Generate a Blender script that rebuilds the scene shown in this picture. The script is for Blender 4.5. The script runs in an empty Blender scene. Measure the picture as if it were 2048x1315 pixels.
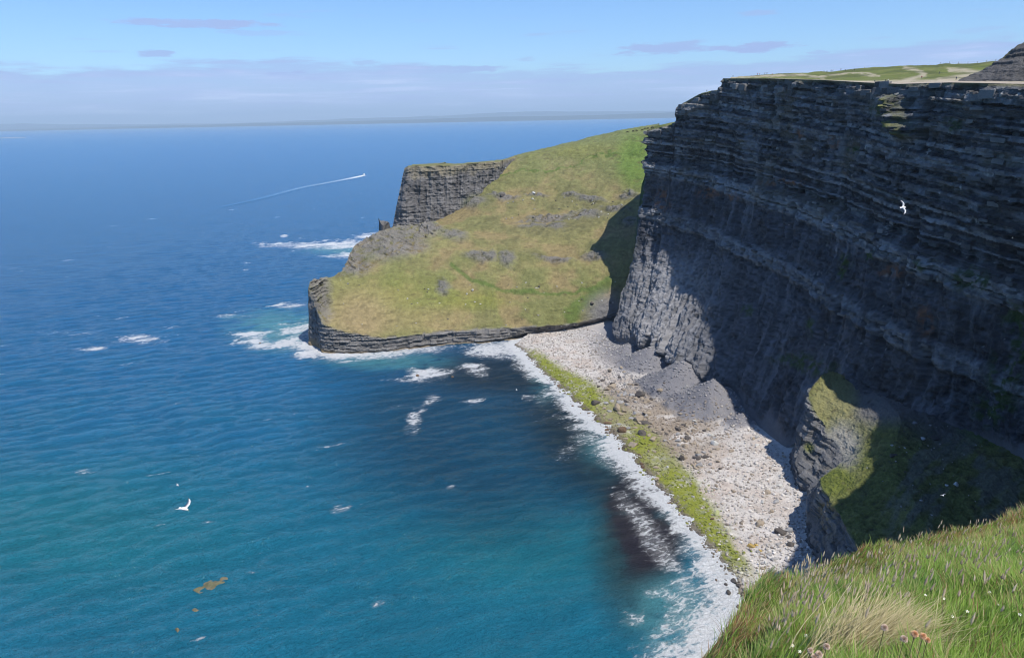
import bpy, bmesh, math, random
import numpy as np
from mathutils import Matrix, Vector, Euler
from mathutils.bvhtree import BVHTree
random.seed(7); RNG = np.random.default_rng(11)
scene = bpy.context.scene; COL = scene.collection

# ------------------------------------------------------------------ camera
F, H, CX, CY = 1500., 190., 1024., 657.5          # focal length and centre in photo pixels, eye height above the sea
ROLL = math.atan(28/1350.); PITCH = math.atan((CY-234.8)*math.cos(ROLL)/F)
_c, _s = math.cos(PITCH), math.sin(PITCH)
FW = np.array([0, _c, -_s]); U0 = np.array([0, _s, _c]); R0 = np.array([1., 0, 0])
RT = math.cos(ROLL)*R0-math.sin(ROLL)*U0; UP = math.sin(ROLL)*R0+math.cos(ROLL)*U0
EYE = np.array([0, 0, H])
cam_d = bpy.data.cameras.new('camera'); cam = bpy.data.objects.new('camera', cam_d); COL.objects.link(cam)
cam_d.sensor_width = 36; cam_d.lens = 36*F/2048; cam_d.clip_start = .1; cam_d.clip_end = 200000
cam.matrix_world = Matrix(((RT[0], UP[0], -FW[0], 0), (RT[1], UP[1], -FW[1], 0), (RT[2], UP[2], -FW[2], H), (0, 0, 0, 1)))
scene.camera = cam

# ------------------------------------------------------------------ sky, sun, exposure
SUN_AZ, SUN_EL = math.radians(43), math.radians(61.3)      # azimuth measured from straight behind the camera towards the right
to_sun = Vector((math.sin(SUN_AZ)*math.cos(SUN_EL), -math.cos(SUN_AZ)*math.cos(SUN_EL), math.sin(SUN_EL)))
sun_d = bpy.data.lights.new('sun', 'SUN'); sun_d.energy = 4.6; sun_d.angle = math.radians(.5); sun_d.color = (1, .955, .89)
sun = bpy.data.objects.new('sun', sun_d); COL.objects.link(sun); sun.rotation_euler = to_sun.to_track_quat('Z', 'Y').to_euler()
world = bpy.data.worlds.new('World'); scene.world = world; world.use_nodes = True
SKY_STRENGTH = .105
vs = scene.view_settings; vs.view_transform = 'Standard'; vs.look = 'None'; vs.exposure = .35; vs.gamma = 1; vs.use_curve_mapping = False
scene.cycles.max_bounces = 6; scene.cycles.diffuse_bounces = 3; scene.cycles.glossy_bounces = 2; scene.cycles.transparent_max_bounces = 6
scene.cycles.volume_bounces = 0; scene.cycles.use_denoising = True
scene.cycles.caustics_reflective = False; scene.cycles.caustics_refractive = False
scene.cycles.sample_clamp_indirect = 4; scene.cycles.filter_width = 1.1

def ray(x, y):
    d = FW+((x-CX)*RT-(y-CY)*UP)/F
    return d/d[1]
def P(x, y, d): return EYE+ray(x, y)*d
def Zp(x, y, z):
    r = ray(x, y); return EYE+r*((z-H)/r[2])
def proj(p):
    q = np.asarray(p, float)-EYE; w = np.maximum(q@FW, .01); return CX+F*(q@RT)/w, CY-F*(q@UP)/w

# ------------------------------------------------------------------ node helpers
class NT:
    def __init__(s, tree): s.t = tree; s.n = tree.nodes; s.l = tree.links
    def node(s, typ, **kw):
        n = s.n.new(typ)
        for k, v in kw.items():
            if k == 'ins':
                for kk, vv in v.items(): s.put(n.inputs[kk], vv)
            else: setattr(n, k, v)
        return n
    def put(s, sock, v):
        if isinstance(v, bpy.types.NodeSocket): s.l.new(v, sock)
        elif isinstance(v, (tuple, list)) and sock.type == 'RGBA' and len(v) == 3: sock.default_value = (*v, 1)
        else: sock.default_value = v
    def math(s, op, a, b=0., c=0., clamp=False):
        n = s.n.new('ShaderNodeMath'); n.operation = op; n.use_clamp = clamp
        for i, v in enumerate((a, b, c)): s.put(n.inputs[i], v)
        return n.outputs[0]
    def mix(s, fac, a, b, blend='MIX'):
        n = s.n.new('ShaderNodeMix'); n.data_type = 'RGBA'; n.blend_type = blend
        s.put(n.inputs[0], fac); s.put(n.inputs[6], a); s.put(n.inputs[7], b); return n.outputs[2]
    def remap(s, v, a, b, c=0., d=1.):
        n = s.n.new('ShaderNodeMapRange'); n.interpolation_type = 'SMOOTHSTEP'
        for i, q in enumerate((v, a, b, c, d)): s.put(n.inputs[i], q)
        return n.outputs[0]
    def noise(s, vec, scale, detail=4, rough=.55, dist=0.):
        n = s.node('ShaderNodeTexNoise', ins={'Scale': scale, 'Detail': detail, 'Roughness': rough, 'Distortion': dist})
        if vec is not None: s.l.new(vec, n.inputs['Vector'])
        return n.outputs[0]
    def mapping(s, vec, scale=(1, 1, 1), rot=(0, 0, 0)):
        n = s.node('ShaderNodeMapping'); s.l.new(vec, n.inputs[0]); n.inputs['Rotation'].default_value = rot; n.inputs['Scale'].default_value = scale
        return n.outputs[0]

# world: clear-air sky plus a low bank of fair-weather cloud
W = NT(world.node_tree); W.n.clear()
sky = W.node('ShaderNodeTexSky', sky_type='NISHITA', sun_disc=False, sun_elevation=SUN_EL, sun_rotation=math.atan2(to_sun.x, to_sun.y), altitude=0, air_density=1.0, dust_density=.15, ozone_density=4.0)
tc = W.node('ShaderNodeTexCoord'); sep = W.node('ShaderNodeSeparateXYZ'); W.l.new(tc.outputs['Generated'], sep.inputs[0])
az = W.math('ARCTAN2', sep.outputs[0], sep.outputs[1]); el = W.math('ARCSINE', sep.outputs[2])
cmb = W.node('ShaderNodeCombineXYZ'); W.l.new(az, cmb.inputs[0]); W.l.new(el, cmb.inputs[1]); angv = cmb.outputs[0]
def angles(x, y):
    r = ray(x, y); r = r/np.linalg.norm(r); return math.atan2(r[0], r[1]), math.asin(r[2])
n_edge = W.noise(W.mapping(angv, (10, 90, 1)), 1, 7, .65)
n_rag = W.noise(W.mapping(angv, (34, 190, 1)), 1, 6, .65)
n_mid = W.noise(W.mapping(angv, (9, 55, 1)), 1, 5, .55)
n_big = W.noise(W.mapping(angv, (3.2, 3.2, 1)), 1, 3, .5)
# top of the bank: about 4.5 degrees up, swelling and sinking along the horizon
top = W.math('ADD', W.math('MULTIPLY', W.math('SUBTRACT', n_big, .5), .075), W.math('ADD', .066, W.math('MULTIPLY', W.math('SUBTRACT', n_edge, .5), .045)))
bank = W.remap(W.math('SUBTRACT', top, el), -.002, .010)
tex = W.remap(n_mid, .34, .62)
streak = W.remap(W.noise(W.mapping(angv, (5, 110, 1)), 1, 6, .62, .4), .40, .66)
lowf = W.remap(el, .0, .045)
bank = W.math('MULTIPLY', bank, W.math('ADD', W.math('SUBTRACT', .80, W.math('MULTIPLY', lowf, .14)), W.math('MULTIPLY', streak, .38), clamp=True))
small = None
for (x, y, rx, ry, a) in [(400, 47, 150, 9, .75), (470, 48, 70, 9, .8), (520, 66, 70, 6, .35), (310, 108, 42, 8, .7), (575, 148, 55, 8, .8), (735, 126, 32, 6, .5), (1330, 98, 100, 11, .75), (1500, 95, 95, 12, .85), (1375, 87, 36, 7, .7), (1515, 26, 46, 6, .55), (1640, 105, 22, 5, .5), (890, 140, 110, 9, .7), (1050, 118, 22, 5, .4), (440, 150, 30, 5, .35), (1960, 60, 60, 6, .25), (2300, 60, 120, 12, .7), (-200, 70, 130, 10, .7), (-500, 120, 160, 14, .7)]:
    a0, e0 = angles(x, y); a1, _ = angles(x+rx, y); _, e1 = angles(x, y-ry)
    dx = W.math('DIVIDE', W.math('SUBTRACT', az, a0), a1-a0); dy = W.math('DIVIDE', W.math('SUBTRACT', el, e0), e1-e0)
    r2 = W.math('ADD', W.math('MULTIPLY', dx, dx), W.math('MULTIPLY', dy, dy))
    m = W.math('MULTIPLY', W.remap(W.math('ADD', r2, W.math('ADD', W.math('MULTIPLY', W.math('SUBTRACT', n_edge, .5), 3.2), W.math('MULTIPLY', W.math('SUBTRACT', n_rag, .5), 4.5))), 1.25, .3), min(1, a*1.2))
    small = m if small is None else W.math('MAXIMUM', small, m)
wisp = W.math('MULTIPLY', W.remap(W.noise(W.mapping(angv, (6, 80, 1)), 1, 6, .6, .3), .58, .74), W.math('MULTIPLY', W.remap(el, .04, .07), W.remap(el, .20, .10)))
mask = W.math('MAXIMUM', W.math('MAXIMUM', bank, small), W.math('MULTIPLY', wisp, .6))
sc_ = 1/SKY_STRENGTH
cloudc = W.mix(W.math('MULTIPLY', streak, W.math('ADD', .35, W.math('MULTIPLY', tex, .65))), tuple(sc_*v for v in (.33, .43, .75)), tuple(sc_*v for v in (.55, .66, .92)))
rim = W.remap(W.math('SUBTRACT', top, el), .0, .03)
cloudc = W.mix(rim, tuple(sc_*v for v in (.31, .42, .72)), cloudc)
skyc = W.mix(1., sky.outputs[0], (.73, .94, 1.22), 'MULTIPLY')
bg = W.node('ShaderNodeBackground', ins={'Color': W.mix(mask, skyc, cloudc), 'Strength': SKY_STRENGTH})
wo = W.node('ShaderNodeOutputWorld'); W.l.new(bg.outputs[0], wo.inputs[0])

# ------------------------------------------------------------------ numpy noise
def _hash(ix, iy, iz, seed):
    h = (ix.astype(np.int64)*374761393+iy.astype(np.int64)*668265263+iz.astype(np.int64)*2147483647+seed*1274126177) & 0xffffffff
    h = ((h ^ (h >> 13))*1274126177) & 0xffffffff
    h = ((h ^ (h >> 16))*2246822519) & 0xffffffff
    return ((h ^ (h >> 15)) & 0xffffff)/float(0xffffff)
def vnoise(p, seed=0):
    i = np.floor(p); f = p-i; i = i.astype(np.int64); u = f*f*f*(f*(f*6-15)+10)
    r = 0
    for a in (0, 1):
        wa = u[:, 0] if a else 1-u[:, 0]
        for b in (0, 1):
            wb = u[:, 1] if b else 1-u[:, 1]
            for c in (0, 1):
                wc = u[:, 2] if c else 1-u[:, 2]
                r = r+wa*wb*wc*_hash(i[:, 0]+a, i[:, 1]+b, i[:, 2]+c, seed)
    return r*2-1
def fbm(p, octv=4, seed=0, gain=.5, lac=2.03):
    p = np.asarray(p, float); s = 0; a = 1; t = 0
    for o in range(octv):
        s = s+a*vnoise(p, seed+o*17); t += a; a *= gain; p = p*lac+3.7
    return s/t
def ridge(p, octv=4, seed=0):
    p = np.asarray(p, float); s = 0; a = 1; t = 0
    for o in range(octv):
        s = s+a*(1-2*np.abs(vnoise(p, seed+o*17))); t += a; a *= .5; p = p*2.03+5.1
    return s/t
def h1(i, seed=0): i = np.asarray(i); return _hash(i, i*0+7, i*0+13, seed)
def h2(i, j, seed=0): i = np.asarray(i); return _hash(i, np.asarray(j), i*0+3, seed)
def sstep(a, b, x): t = np.clip((x-a)/(b-a), 0, 1); return t*t*(3-2*t)
def lerp(a, b, t): return a+(b-a)*t
def mixc(c, new, w): return c+(np.asarray(new)-c)*w[:, None]
def blob(X, Y, cx, cy, rx, ry, soft=.5): return 1-sstep(1-soft, 1+soft, np.sqrt(((X-cx)/rx)**2+((Y-cy)/ry)**2))
def poly_dist(X, Y, pts):
    """distance to a polyline, signed (left of its direction positive), and the run along it 0..1"""
    best = np.full(X.shape, 1e9); sg = np.zeros(X.shape); run = np.zeros(X.shape); n = len(pts)-1
    for k in range(n):
        (ax, ay), (bx, by) = pts[k], pts[k+1]; dx, dy = bx-ax, by-ay
        t = np.clip(((X-ax)*dx+(Y-ay)*dy)/(dx*dx+dy*dy), 0, 1); ex, ey = X-ax-t*dx, Y-ay-t*dy; d = np.hypot(ex, ey); m = d < best
        best[m] = d[m]; sg[m] = np.sign(dx*ey-dy*ex)[m]; run[m] = ((k+t)/n)[m]
    return best, sg, run

# ------------------------------------------------------------------ mesh helpers
def mesh_from(name, V, faces, col=None, mats=(), smooth=False, attrs=None, mat_idx=None):
    me = bpy.data.meshes.new(name); V = np.asarray(V, np.float32).reshape(-1, 3); faces = np.asarray(faces, np.int32); k = faces.shape[1]
    me.vertices.add(len(V)); me.vertices.foreach_set('co', V.ravel())
    me.loops.add(faces.size); me.loops.foreach_set('vertex_index', faces.ravel())
    me.polygons.add(len(faces)); me.polygons.foreach_set('loop_start', np.arange(0, faces.size, k, dtype=np.int32))
    me.polygons.foreach_set('use_smooth', np.full(len(faces), smooth))
    if mat_idx is not None: me.polygons.foreach_set('material_index', np.asarray(mat_idx, np.int32))
    me.update(calc_edges=True)
    if col is not None:
        a = me.color_attributes.new('Col', 'FLOAT_COLOR', 'POINT'); a.data.foreach_set('color', np.c_[np.clip(col, 0, 1), np.ones(len(V))].astype(np.float32).ravel())
    for kk, vv in (attrs or {}).items():
        a = me.attributes.new(kk, 'FLOAT', 'POINT'); a.data.foreach_set('value', np.asarray(vv, np.float32).ravel())
    for m in mats: me.materials.append(m)
    return me
def link(name, me, parent=None, kind=None, label=None, cat=None, group=None):
    o = bpy.data.objects.new(name, me); COL.objects.link(o)
    if parent is not None: o.parent = parent
    if kind: o['kind'] = kind
    if label: o['label'] = label
    if cat: o['category'] = cat
    if group: o['group'] = group
    return o
def grid_faces(nv, nu):
    i = np.arange(nv*nu).reshape(nv, nu)
    return np.stack([i[:-1, :-1], i[:-1, 1:], i[1:, 1:], i[1:, :-1]], -1).reshape(-1, 4)
SOLIDS = {}
def grid_obj(name, G, col, mat, smooth=False, attrs=None, kind='structure', label=None):
    nv, nu = G.shape[:2]; f = grid_faces(nv, nu)
    o = link(name, mesh_from(name, G.reshape(-1, 3), f, col, (mat,), smooth, attrs), kind=kind, label=label)
    SOLIDS.setdefault(name, []).append((G.reshape(-1, 3), f)); return o
def resample(pts, n, cat=True, weights=None):
    """n points along a control polyline, spaced by the per-span weights (default chord length)"""
    pts = np.asarray(pts, float); k = len(pts)
    w = np.asarray(weights, float) if weights is not None else np.linalg.norm(np.diff(pts, axis=0), axis=1)
    c = np.r_[0, np.cumsum(w)]; t = np.interp(np.linspace(0, c[-1], n), c, np.arange(k))
    i = np.clip(np.floor(t).astype(int), 0, k-2); f = (t-i)[:, None]
    if not cat: return pts[i]*(1-f)+pts[i+1]*f
    p0 = pts[np.maximum(i-1, 0)]; p1 = pts[i]; p2 = pts[i+1]; p3 = pts[np.minimum(i+2, k-1)]
    m1 = (p2-p0)/2; m2 = (p3-p1)/2
    return (2*f**3-3*f**2+1)*p1+(f**3-2*f**2+f)*m1+(-2*f**3+3*f**2)*p2+(f**3-f**2)*m2
def loft(rows, nu, nvs, uweights, catu=True, catv=True):
    R = np.array([resample(r, nu, catu, uweights) for r in rows]); k = len(rows)
    t = np.concatenate([np.linspace(i, i+1, n, endpoint=False) for i, n in enumerate(nvs)]+[[k-1]])
    i = np.clip(np.floor(t).astype(int), 0, k-2); f = (t-i)[:, None, None]
    if not catv: return R[i]*(1-f)+R[i+1]*f
    p0 = R[np.maximum(i-1, 0)]; p1 = R[i]; p2 = R[i+1]; p3 = R[np.minimum(i+2, k-1)]; m1 = (p2-p0)*.5; m2 = (p3-p1)*.5
    return (2*f**3-3*f**2+1)*p1+(f**3-2*f**2+f)*m1+(-2*f**3+3*f**2)*p2+(f**3-f**2)*m2
def normals(G, flip=False):
    n = np.cross(np.gradient(G, axis=1), np.gradient(G, axis=0)); n /= np.linalg.norm(n, axis=2, keepdims=True)+1e-9
    return -n if flip else n

# ------------------------------------------------------------------ materials
MATS = {}
def new_mat(name):
    m = bpy.data.materials.new(name); m.use_nodes = True; t = NT(m.node_tree); b = m.node_tree.nodes['Principled BSDF']; MATS[name] = m
    return m, t, b
def vcol_mat(name, scales=((.9, .25), (.12, .18)), bump=((1.2, .4),), rough=.92, spec=.2, aniso=(1, 1, 1)):
    m, t, b = new_mat(name); a = t.node('ShaderNodeVertexColor', layer_name='Col').outputs[0]
    g = t.node('ShaderNodeNewGeometry').outputs['Position']; v = t.mapping(g, aniso); c = a
    for sc, am in scales:
        k = t.math('ADD', 1-am*1.0, t.math('MULTIPLY', t.noise(v, sc, 5, .65), 2*am))
        cb = t.node('ShaderNodeCombineColor'); [t.l.new(k, cb.inputs[i]) for i in range(3)]
        c = t.mix(1., c, cb.outputs[0], 'MULTIPLY')
    t.l.new(c, b.inputs['Base Color']); b.inputs['Roughness'].default_value = rough; b.inputs['Specular IOR Level'].default_value = spec
    nrm = None
    for sc, dist in bump:
        bn = t.node('ShaderNodeBump', ins={'Strength': 1., 'Distance': dist, 'Height': t.noise(v, sc, 6, .7)})
        if nrm is not None: t.l.new(nrm, bn.inputs['Normal'])
        nrm = bn.outputs[0]
    if nrm is not None: t.l.new(nrm, b.inputs['Normal'])
    return m
M_cliff = vcol_mat('cliff_rock', ((1.6, .35), (.25, .22)), ((.9, .7), (.25, .8)), aniso=(1, 1, 1.6))
M_slope = vcol_mat('hillside_turf', ((1.6, .55), (.35, .30)), ((.8, .5), (.2, .7)))
M_meadow = vcol_mat('meadow_turf', ((1.5, .25), (.2, .15)), ((1.2, .25),))
M_beach = vcol_mat('shingle', ((1.4, .4), (.3, .15)), ((1.0, .45),), rough=.85)
M_stone = vcol_mat('loose_stone', ((2.5, .3),), ((2.0, .15),), rough=.85)
M_turf = vcol_mat('turf_soil', ((9, .4),), ((14, .04),))
M_blade = vcol_mat('grass_blade', ((6, .15),), (), rough=.55, spec=.35)
def flat_mat(name, c, rough=.7, spec=.3, scale=8., var=.12):
    m, t, b = new_mat(name); g = t.node('ShaderNodeTexCoord').outputs['Object']
    k = t.math('ADD', 1-var, t.math('MULTIPLY', t.noise(g, scale, 4), 2*var))
    cb = t.node('ShaderNodeCombineColor'); [t.l.new(k, cb.inputs[i]) for i in range(3)]
    t.l.new(t.mix(1., c, cb.outputs[0], 'MULTIPLY'), b.inputs['Base Color']); b.inputs['Roughness'].default_value = rough; b.inputs['Specular IOR Level'].default_value = spec
    return m

# ================================================================== THE SETTING
# ------------------------------------------------------------------ strata shared by every rock face
ZS0 = -60; _th = RNG.uniform(.5, 2.1, 400)**1.15; LAYB = ZS0+np.cumsum(_th)
def strata(zs, s, amp_layer, amp_block, seed=0, wscale=1.):
    """bedded rock: each bed stands out or back, and each jointed block of a bed a little more"""
    L = np.searchsorted(LAYB, zs); th = _th[np.clip(L, 0, 399)]
    bw = (th*(1.6+2.4*h1(L, 5))+1.2)*wscale; k = np.floor(s/bw+31.7*h1(L, 9)).astype(np.int64)
    rb = h2(L, k, 21+seed)*2-1
    # runs of neighbouring beds that stand out together
    g = np.floor(s/(bw*4.1)+11.3*h1(L//3, 4)).astype(np.int64); rg = h2(L//3, g, 33+seed)*2-1
    rl = h1(L, 2)*2-1
    return amp_layer*rl+amp_block*(.55*rb+.75*rg), .5+.5*(.5*rb+.3*rl+.4*rg), L

# ------------------------------------------------------------------ main cliff
top_px = [(1290, 262, 668), (1352, 247, 645), (1357, 212, 643), (1400, 188, 624), (1443, 179, 607), (1447, 157, 604), (1540, 157, 547), (1640, 160, 491), (1730, 165, 448), (1800, 168, 415), (1900, 165, 374), (2048, 168, 337)]
base_px = [(1226, 692), (1262, 708), (1266, 709), (1300, 722), (1345, 738), (1349, 739), (1420, 790), (1490, 845), (1560, 905)]
tops = [(170, 745, 180)]+[tuple(P(*a)) for a in top_px]+[(240, 286, 198), (213, 226, 197), (172, 189, 195), (145, 142, 193), (115, 88, 191), (60, 35, 187), (20, 11, 183), (4, -3, 181), (-20, -16, 180), (-45, -70, 182)]
bases = [(150, 720, 30)]+[tuple(Zp(*a, 3)) for a in base_px]+[(172, 384, 24), (189, 344, 28), (213, 313, 40), (216, 288, 44), (203, 262, 44), (156, 226, 20), (124, 188, 5), (85, 170, 2), (30, 100, 0), (5, 70, 0), (-12, 50, 0), (-50, 30, 0), (-95, -50, 0)]
uw = [12]+[float(np.hypot(*(np.array(tops[k+1])-tops[k])[:2]))+1.5 for k in range(1, 12)]+[62, 50, 40, 18, 16, 14, 10, 6, 6, 6]
NU, NV = 800, 470
TR = resample(tops, NU, False, uw); BR = resample(bases, NU, False, uw)
_k = np.ones(9)/9
def smooth_row(A, it):
    for _ in range(it):
        B = np.pad(A, ((4, 4), (0, 0)), 'edge'); A = np.stack([np.convolve(B[:, i], _k, 'valid') for i in range(A.shape[1])], 1)
    return A
BR = smooth_row(BR, 2); TRs = smooth_row(TR[:, :2], 2)
sarc = np.r_[0, np.cumsum(np.linalg.norm(np.diff(smooth_row(.5*(TR+BR)[:, :2], 3), axis=0), axis=1))]
t = np.linspace(0, 1, NV); hprof = np.interp(t, [0, .05, .2, .45, .7, 1], [0, .10, .40, .76, .98, .985])
G = np.empty((NV, NU, 3)); G[..., :2] = BR[None, :, :2]+(TRs[None]-BR[None, :, :2])*hprof[:, None, None]; G[..., 2] = BR[None, :, 2]+(TR[None, :, 2]-BR[None, :, 2])*t[:, None]
Tn = np.gradient(smooth_row(.5*(TR+BR)[:, :2], 4), axis=0); ON = np.stack([-Tn[:, 1], Tn[:, 0]], 1); ON /= np.linalg.norm(ON, axis=1, keepdims=True)+1e-9
ON *= np.sign((ON*(BR[:, :2]-TR[:, :2])).sum(1))[:, None]                     # towards the sea
ON = smooth_row(ON, 3); ON /= np.linalg.norm(ON, axis=1, keepdims=True)
Gf = G.reshape(-1, 3); S = np.broadcast_to(sarc, (NV, NU)).ravel(); T = np.repeat(t, NU); dn = np.repeat(ON[None], NV, 0).reshape(-1, 2)
wob = fbm(np.c_[S/35, Gf[:, 2]/60, 0*S], 3, 3)
zs = Gf[:, 2]+.105*(665-Gf[:, 1])+1.6*wob
X, Y = proj(Gf); X0, Y0 = X, Y
mac = 4.2*fbm(np.c_[S/70, Gf[:, 2]/110, 0*S+3], 3, 8)+2.2*fbm(np.c_[S/16, Gf[:, 2]/30, 0*S+9], 3, 18)
sand = sstep(139, 146, zs)                                                    # bedded flagstones above, shale below
ledge = sstep(103, 106, zs)*(1-sstep(113, 116, zs)); band = sstep(139, 142, zs)*(1-sstep(150, 154, zs))
low = (1-sstep(.03, .08, T+.04*fbm(np.c_[S/12, 0*S, 0*S], 2, 44)))
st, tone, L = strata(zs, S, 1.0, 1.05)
capw = sstep(TR[:, 2].repeat(1)[None].repeat(NV, 0).ravel()-13, TR[:, 2][None].repeat(NV, 0).ravel()-10, Gf[:, 2])
cap, ctone, _ = strata(zs*.45+20, S, .8, 3.4, 77, 3.0)
wS = S+7*fbm(np.c_[S/25, Gf[:, 2]/22, 0*S+4], 3, 43)
rib = ridge(np.c_[wS/11, Gf[:, 2]/38, 0*S+2], 4, 41); bulk = fbm(np.c_[wS/9, Gf[:, 2]/9, 0*S+6], 4, 46)
rib2 = fbm(np.c_[wS/2.6, Gf[:, 2]/9, 0*S], 3, 45)
shale = 1-sand
disp = mac*(1-.6*low)+sand*st*(1-.55*capw)+capw*cap*1.1
disp += shale*(1-low)*(1.8*rib+1.5*fbm(np.c_[wS/2.3, Gf[:, 2]/26, 0*S], 3, 40)+.7*rib2+1.2*bulk+.22*st)+(ledge*2.0+band*2.2)*(.7+.5*tone)-1.6*sstep(150, 156, zs)*(1-sstep(160, 168, zs))
disp += (.75*fbm(np.c_[S/2.2, Gf[:, 2]/1.8, 0*S+8], 3, 47)+1.1*fbm(np.c_[S/5, Gf[:, 2]/4, 0*S+8], 3, 48))*(1-low)
# clefts
for c0, w, dep in [(62, 1.6, 5), (118, 1.3, 4), (176, 1.8, 6), (231, 1.2, 4), (262, 2.2, 6), (302, 1.4, 5), (335, 2.0, 6), (372, 2, 6), (395, 2.5, 7)]:
    cc = c0+9*fbm(np.c_[Gf[:, 2]/40, 0*S+c0, 0*S], 3, 51); disp -= dep*np.exp(-((S-cc)/w)**2)*sstep(-.25, .35, fbm(np.c_[Gf[:, 2]/38, 0*S+c0*3, 0*S], 2, 57))*(1-low)
# grassy rib near the top of the face, and the foot that stands out into the sunlight
ridge_w = np.exp(-((X0-1806-.16*(Y0-220)-9*fbm(np.c_[Gf[:, 2]/5, 0*S, 0*S], 3, 59))/20)**2)*(.75+.4*tone)*sstep(182, 200, Y0)*(1-sstep(262, 285, Y0)); disp += 11*ridge_w
foot = np.exp(-((X0-1365)/90)**2)*sstep(500, 700, Y0)*(1-low); disp += 19.*foot*(.9+.12*rib)
disp *= sstep(0, .05, T)
lit_in = (1-sstep(.985, 1, T)*.75)
Gf = Gf.copy(); Gf[:, :2] += dn*(disp*lit_in)[:, None]
Gf[:, 2] += .35*fbm(np.c_[S/1.5, T*120, 0*S], 2, 91)*(T < .995)
G = Gf.reshape(NV, NU, 3)
n1 = fbm(Gf/9., 4, 61); n2 = fbm(np.c_[S/5, Gf[:, 2]/40, 0*S], 4, 62)         # n2: streaks running down the face
c = np.empty((len(Gf), 3)); c[:] = (.086, .091, .105)
c = mixc(c, (.120, .124, .132), sand); c *= (1+.30*n1)[:, None]
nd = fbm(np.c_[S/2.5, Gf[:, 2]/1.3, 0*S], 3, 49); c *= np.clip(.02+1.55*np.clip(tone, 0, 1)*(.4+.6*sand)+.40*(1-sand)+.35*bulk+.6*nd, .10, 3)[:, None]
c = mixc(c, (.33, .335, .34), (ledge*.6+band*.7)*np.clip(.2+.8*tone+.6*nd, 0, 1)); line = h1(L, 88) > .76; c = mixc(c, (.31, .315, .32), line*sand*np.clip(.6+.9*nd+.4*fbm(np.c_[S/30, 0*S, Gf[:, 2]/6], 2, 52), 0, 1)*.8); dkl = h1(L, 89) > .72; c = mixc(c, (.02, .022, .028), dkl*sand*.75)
c = mixc(c, (.25, .245, .235), capw*np.clip(ctone-.25, 0, 1)*.75)
c = mixc(c, (.24, .25, .27), sstep(.15, .6, n2)*.42*(1-low)); c = mixc(c, (.035, .036, .042), sstep(.1, .55, -n2)*.45*(1-low))
c = mixc(c, (.34, .33, .325), np.exp(-((X0-1340)/95)**2)*sstep(470, 560, Y0)*.8*np.clip(.65+.7*nd+.4*rib, 0, 1))  # sunlit patch at the cliff foot, painted in as paler rock
c = mixc(c, (.15, .147, .152), low*.9)
n3 = fbm(Gf/3., 3, 64)
for (x, y, rx, ry) in [(1332, 402, 14, 22), (1470, 392, 9, 10), (1420, 385, 20, 10), (1658, 285, 9, 12), (1592, 270, 8, 10), (1790, 542, 24, 12), (1560, 365, 40, 8), (1860, 640, 14, 30)]:
    c = mixc(c, (.22, .10, .05), blob(X, Y, x, y, rx, ry, .6)*sstep(-.3, .4, n3)*.85)
c = mixc(c, (.19, .165, .12), sand*sstep(.1, .55, fbm(np.c_[S/22, Gf[:, 2]/12, 0*S], 4, 66))*.45)
for (x, y, rx, ry) in [(1940, 556, 30, 24), (1975, 565, 20, 16), (1858, 530, 22, 12), (1690, 525, 12, 16), (1685, 545, 9, 12), (1745, 510, 14, 9), (2035, 640, 26, 40), (2015, 760, 30, 60), (2040, 700, 20, 40), (1620, 650, 10, 20), (1590, 720, 40, 14), (1990, 820, 40, 30), (1640, 735, 40, 14), (1500, 620, 8, 10), (1760, 220, 18, 10), (1252, 470, 22, 60), (1245, 550, 16, 40), (1910, 250, 14, 14), (1700, 300, 20, 6)]:
    c = mixc(c, (.045, .075, .018), blob(X, Y, x, y, rx, ry, .7)*sstep(-.25, .25, n3+.3*n1)*.9)
c = mixc(c, (.15, .155, .05), ridge_w*sstep(-.35, .2, n3)*.9)
gu = sstep(.62, .75, fbm(np.c_[S/3, Gf[:, 2]/5, 0*S], 3, 71))*sstep(1500, 1800, X); c = mixc(c, (.55, .55, .52), gu*.6)
edge_g = sstep(.988, .999, T); c = mixc(c, (.16, .15, .07), edge_g*.8)
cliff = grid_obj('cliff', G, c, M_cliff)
CLIFF_TOP = G[-1].copy()

# ------------------------------------------------------------------ clifftop meadow
sky_px = [(1302, 254, 705), (1356, 241, 690), (1362, 209, 675), (1404, 185, 655), (1446, 177, 650), (1462, 153.5, 655), (1556, 147, 640), (1660, 143.5, 640), (1750, 134, 640), (1822, 131, 620), (1915, 127, 590), (2060, 119, 540)]
m1 = [(185, 765, 182)]+[tuple(P(*a)) for a in sky_px]+[(330, 300, 206), (320, 220, 205), (280, 130, 203), (250, 60, 201), (200, -10, 199), (110, -60, 195), (50, -80, 190), (20, -80, 188), (-10, -90, 187), (-30, -120, 186)]
m2 = [(p[0]+60, p[1]+70, p[2]-12) for p in m1[:13]]+[(520, 380, 196), (520, 200, 196), (470, 60, 196), (430, -40, 196), (330, -140, 195), (180, -180, 192), (60, -200, 188), (30, -200, 187), (0, -200, 186), (-20, -200, 184)]
M1 = resample(m1, NU, False, uw); M2 = resample(m2, NU, False, uw)
M1[:, 2] += .5*fbm(np.c_[np.arange(NU)/14., np.zeros((NU, 2))], 3, 5)
vv = np.concatenate([np.linspace(0, 1, 70, endpoint=False), np.linspace(1, 2, 14)])
MG = np.array([CLIFF_TOP*(1-v)+M1*v if v < 1 else M1*(2-v)+M2*(v-1) for v in vv])
mf = MG.reshape(-1, 3).copy(); V_ = np.repeat(vv, NU); fade = sstep(0, .12, V_)
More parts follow.
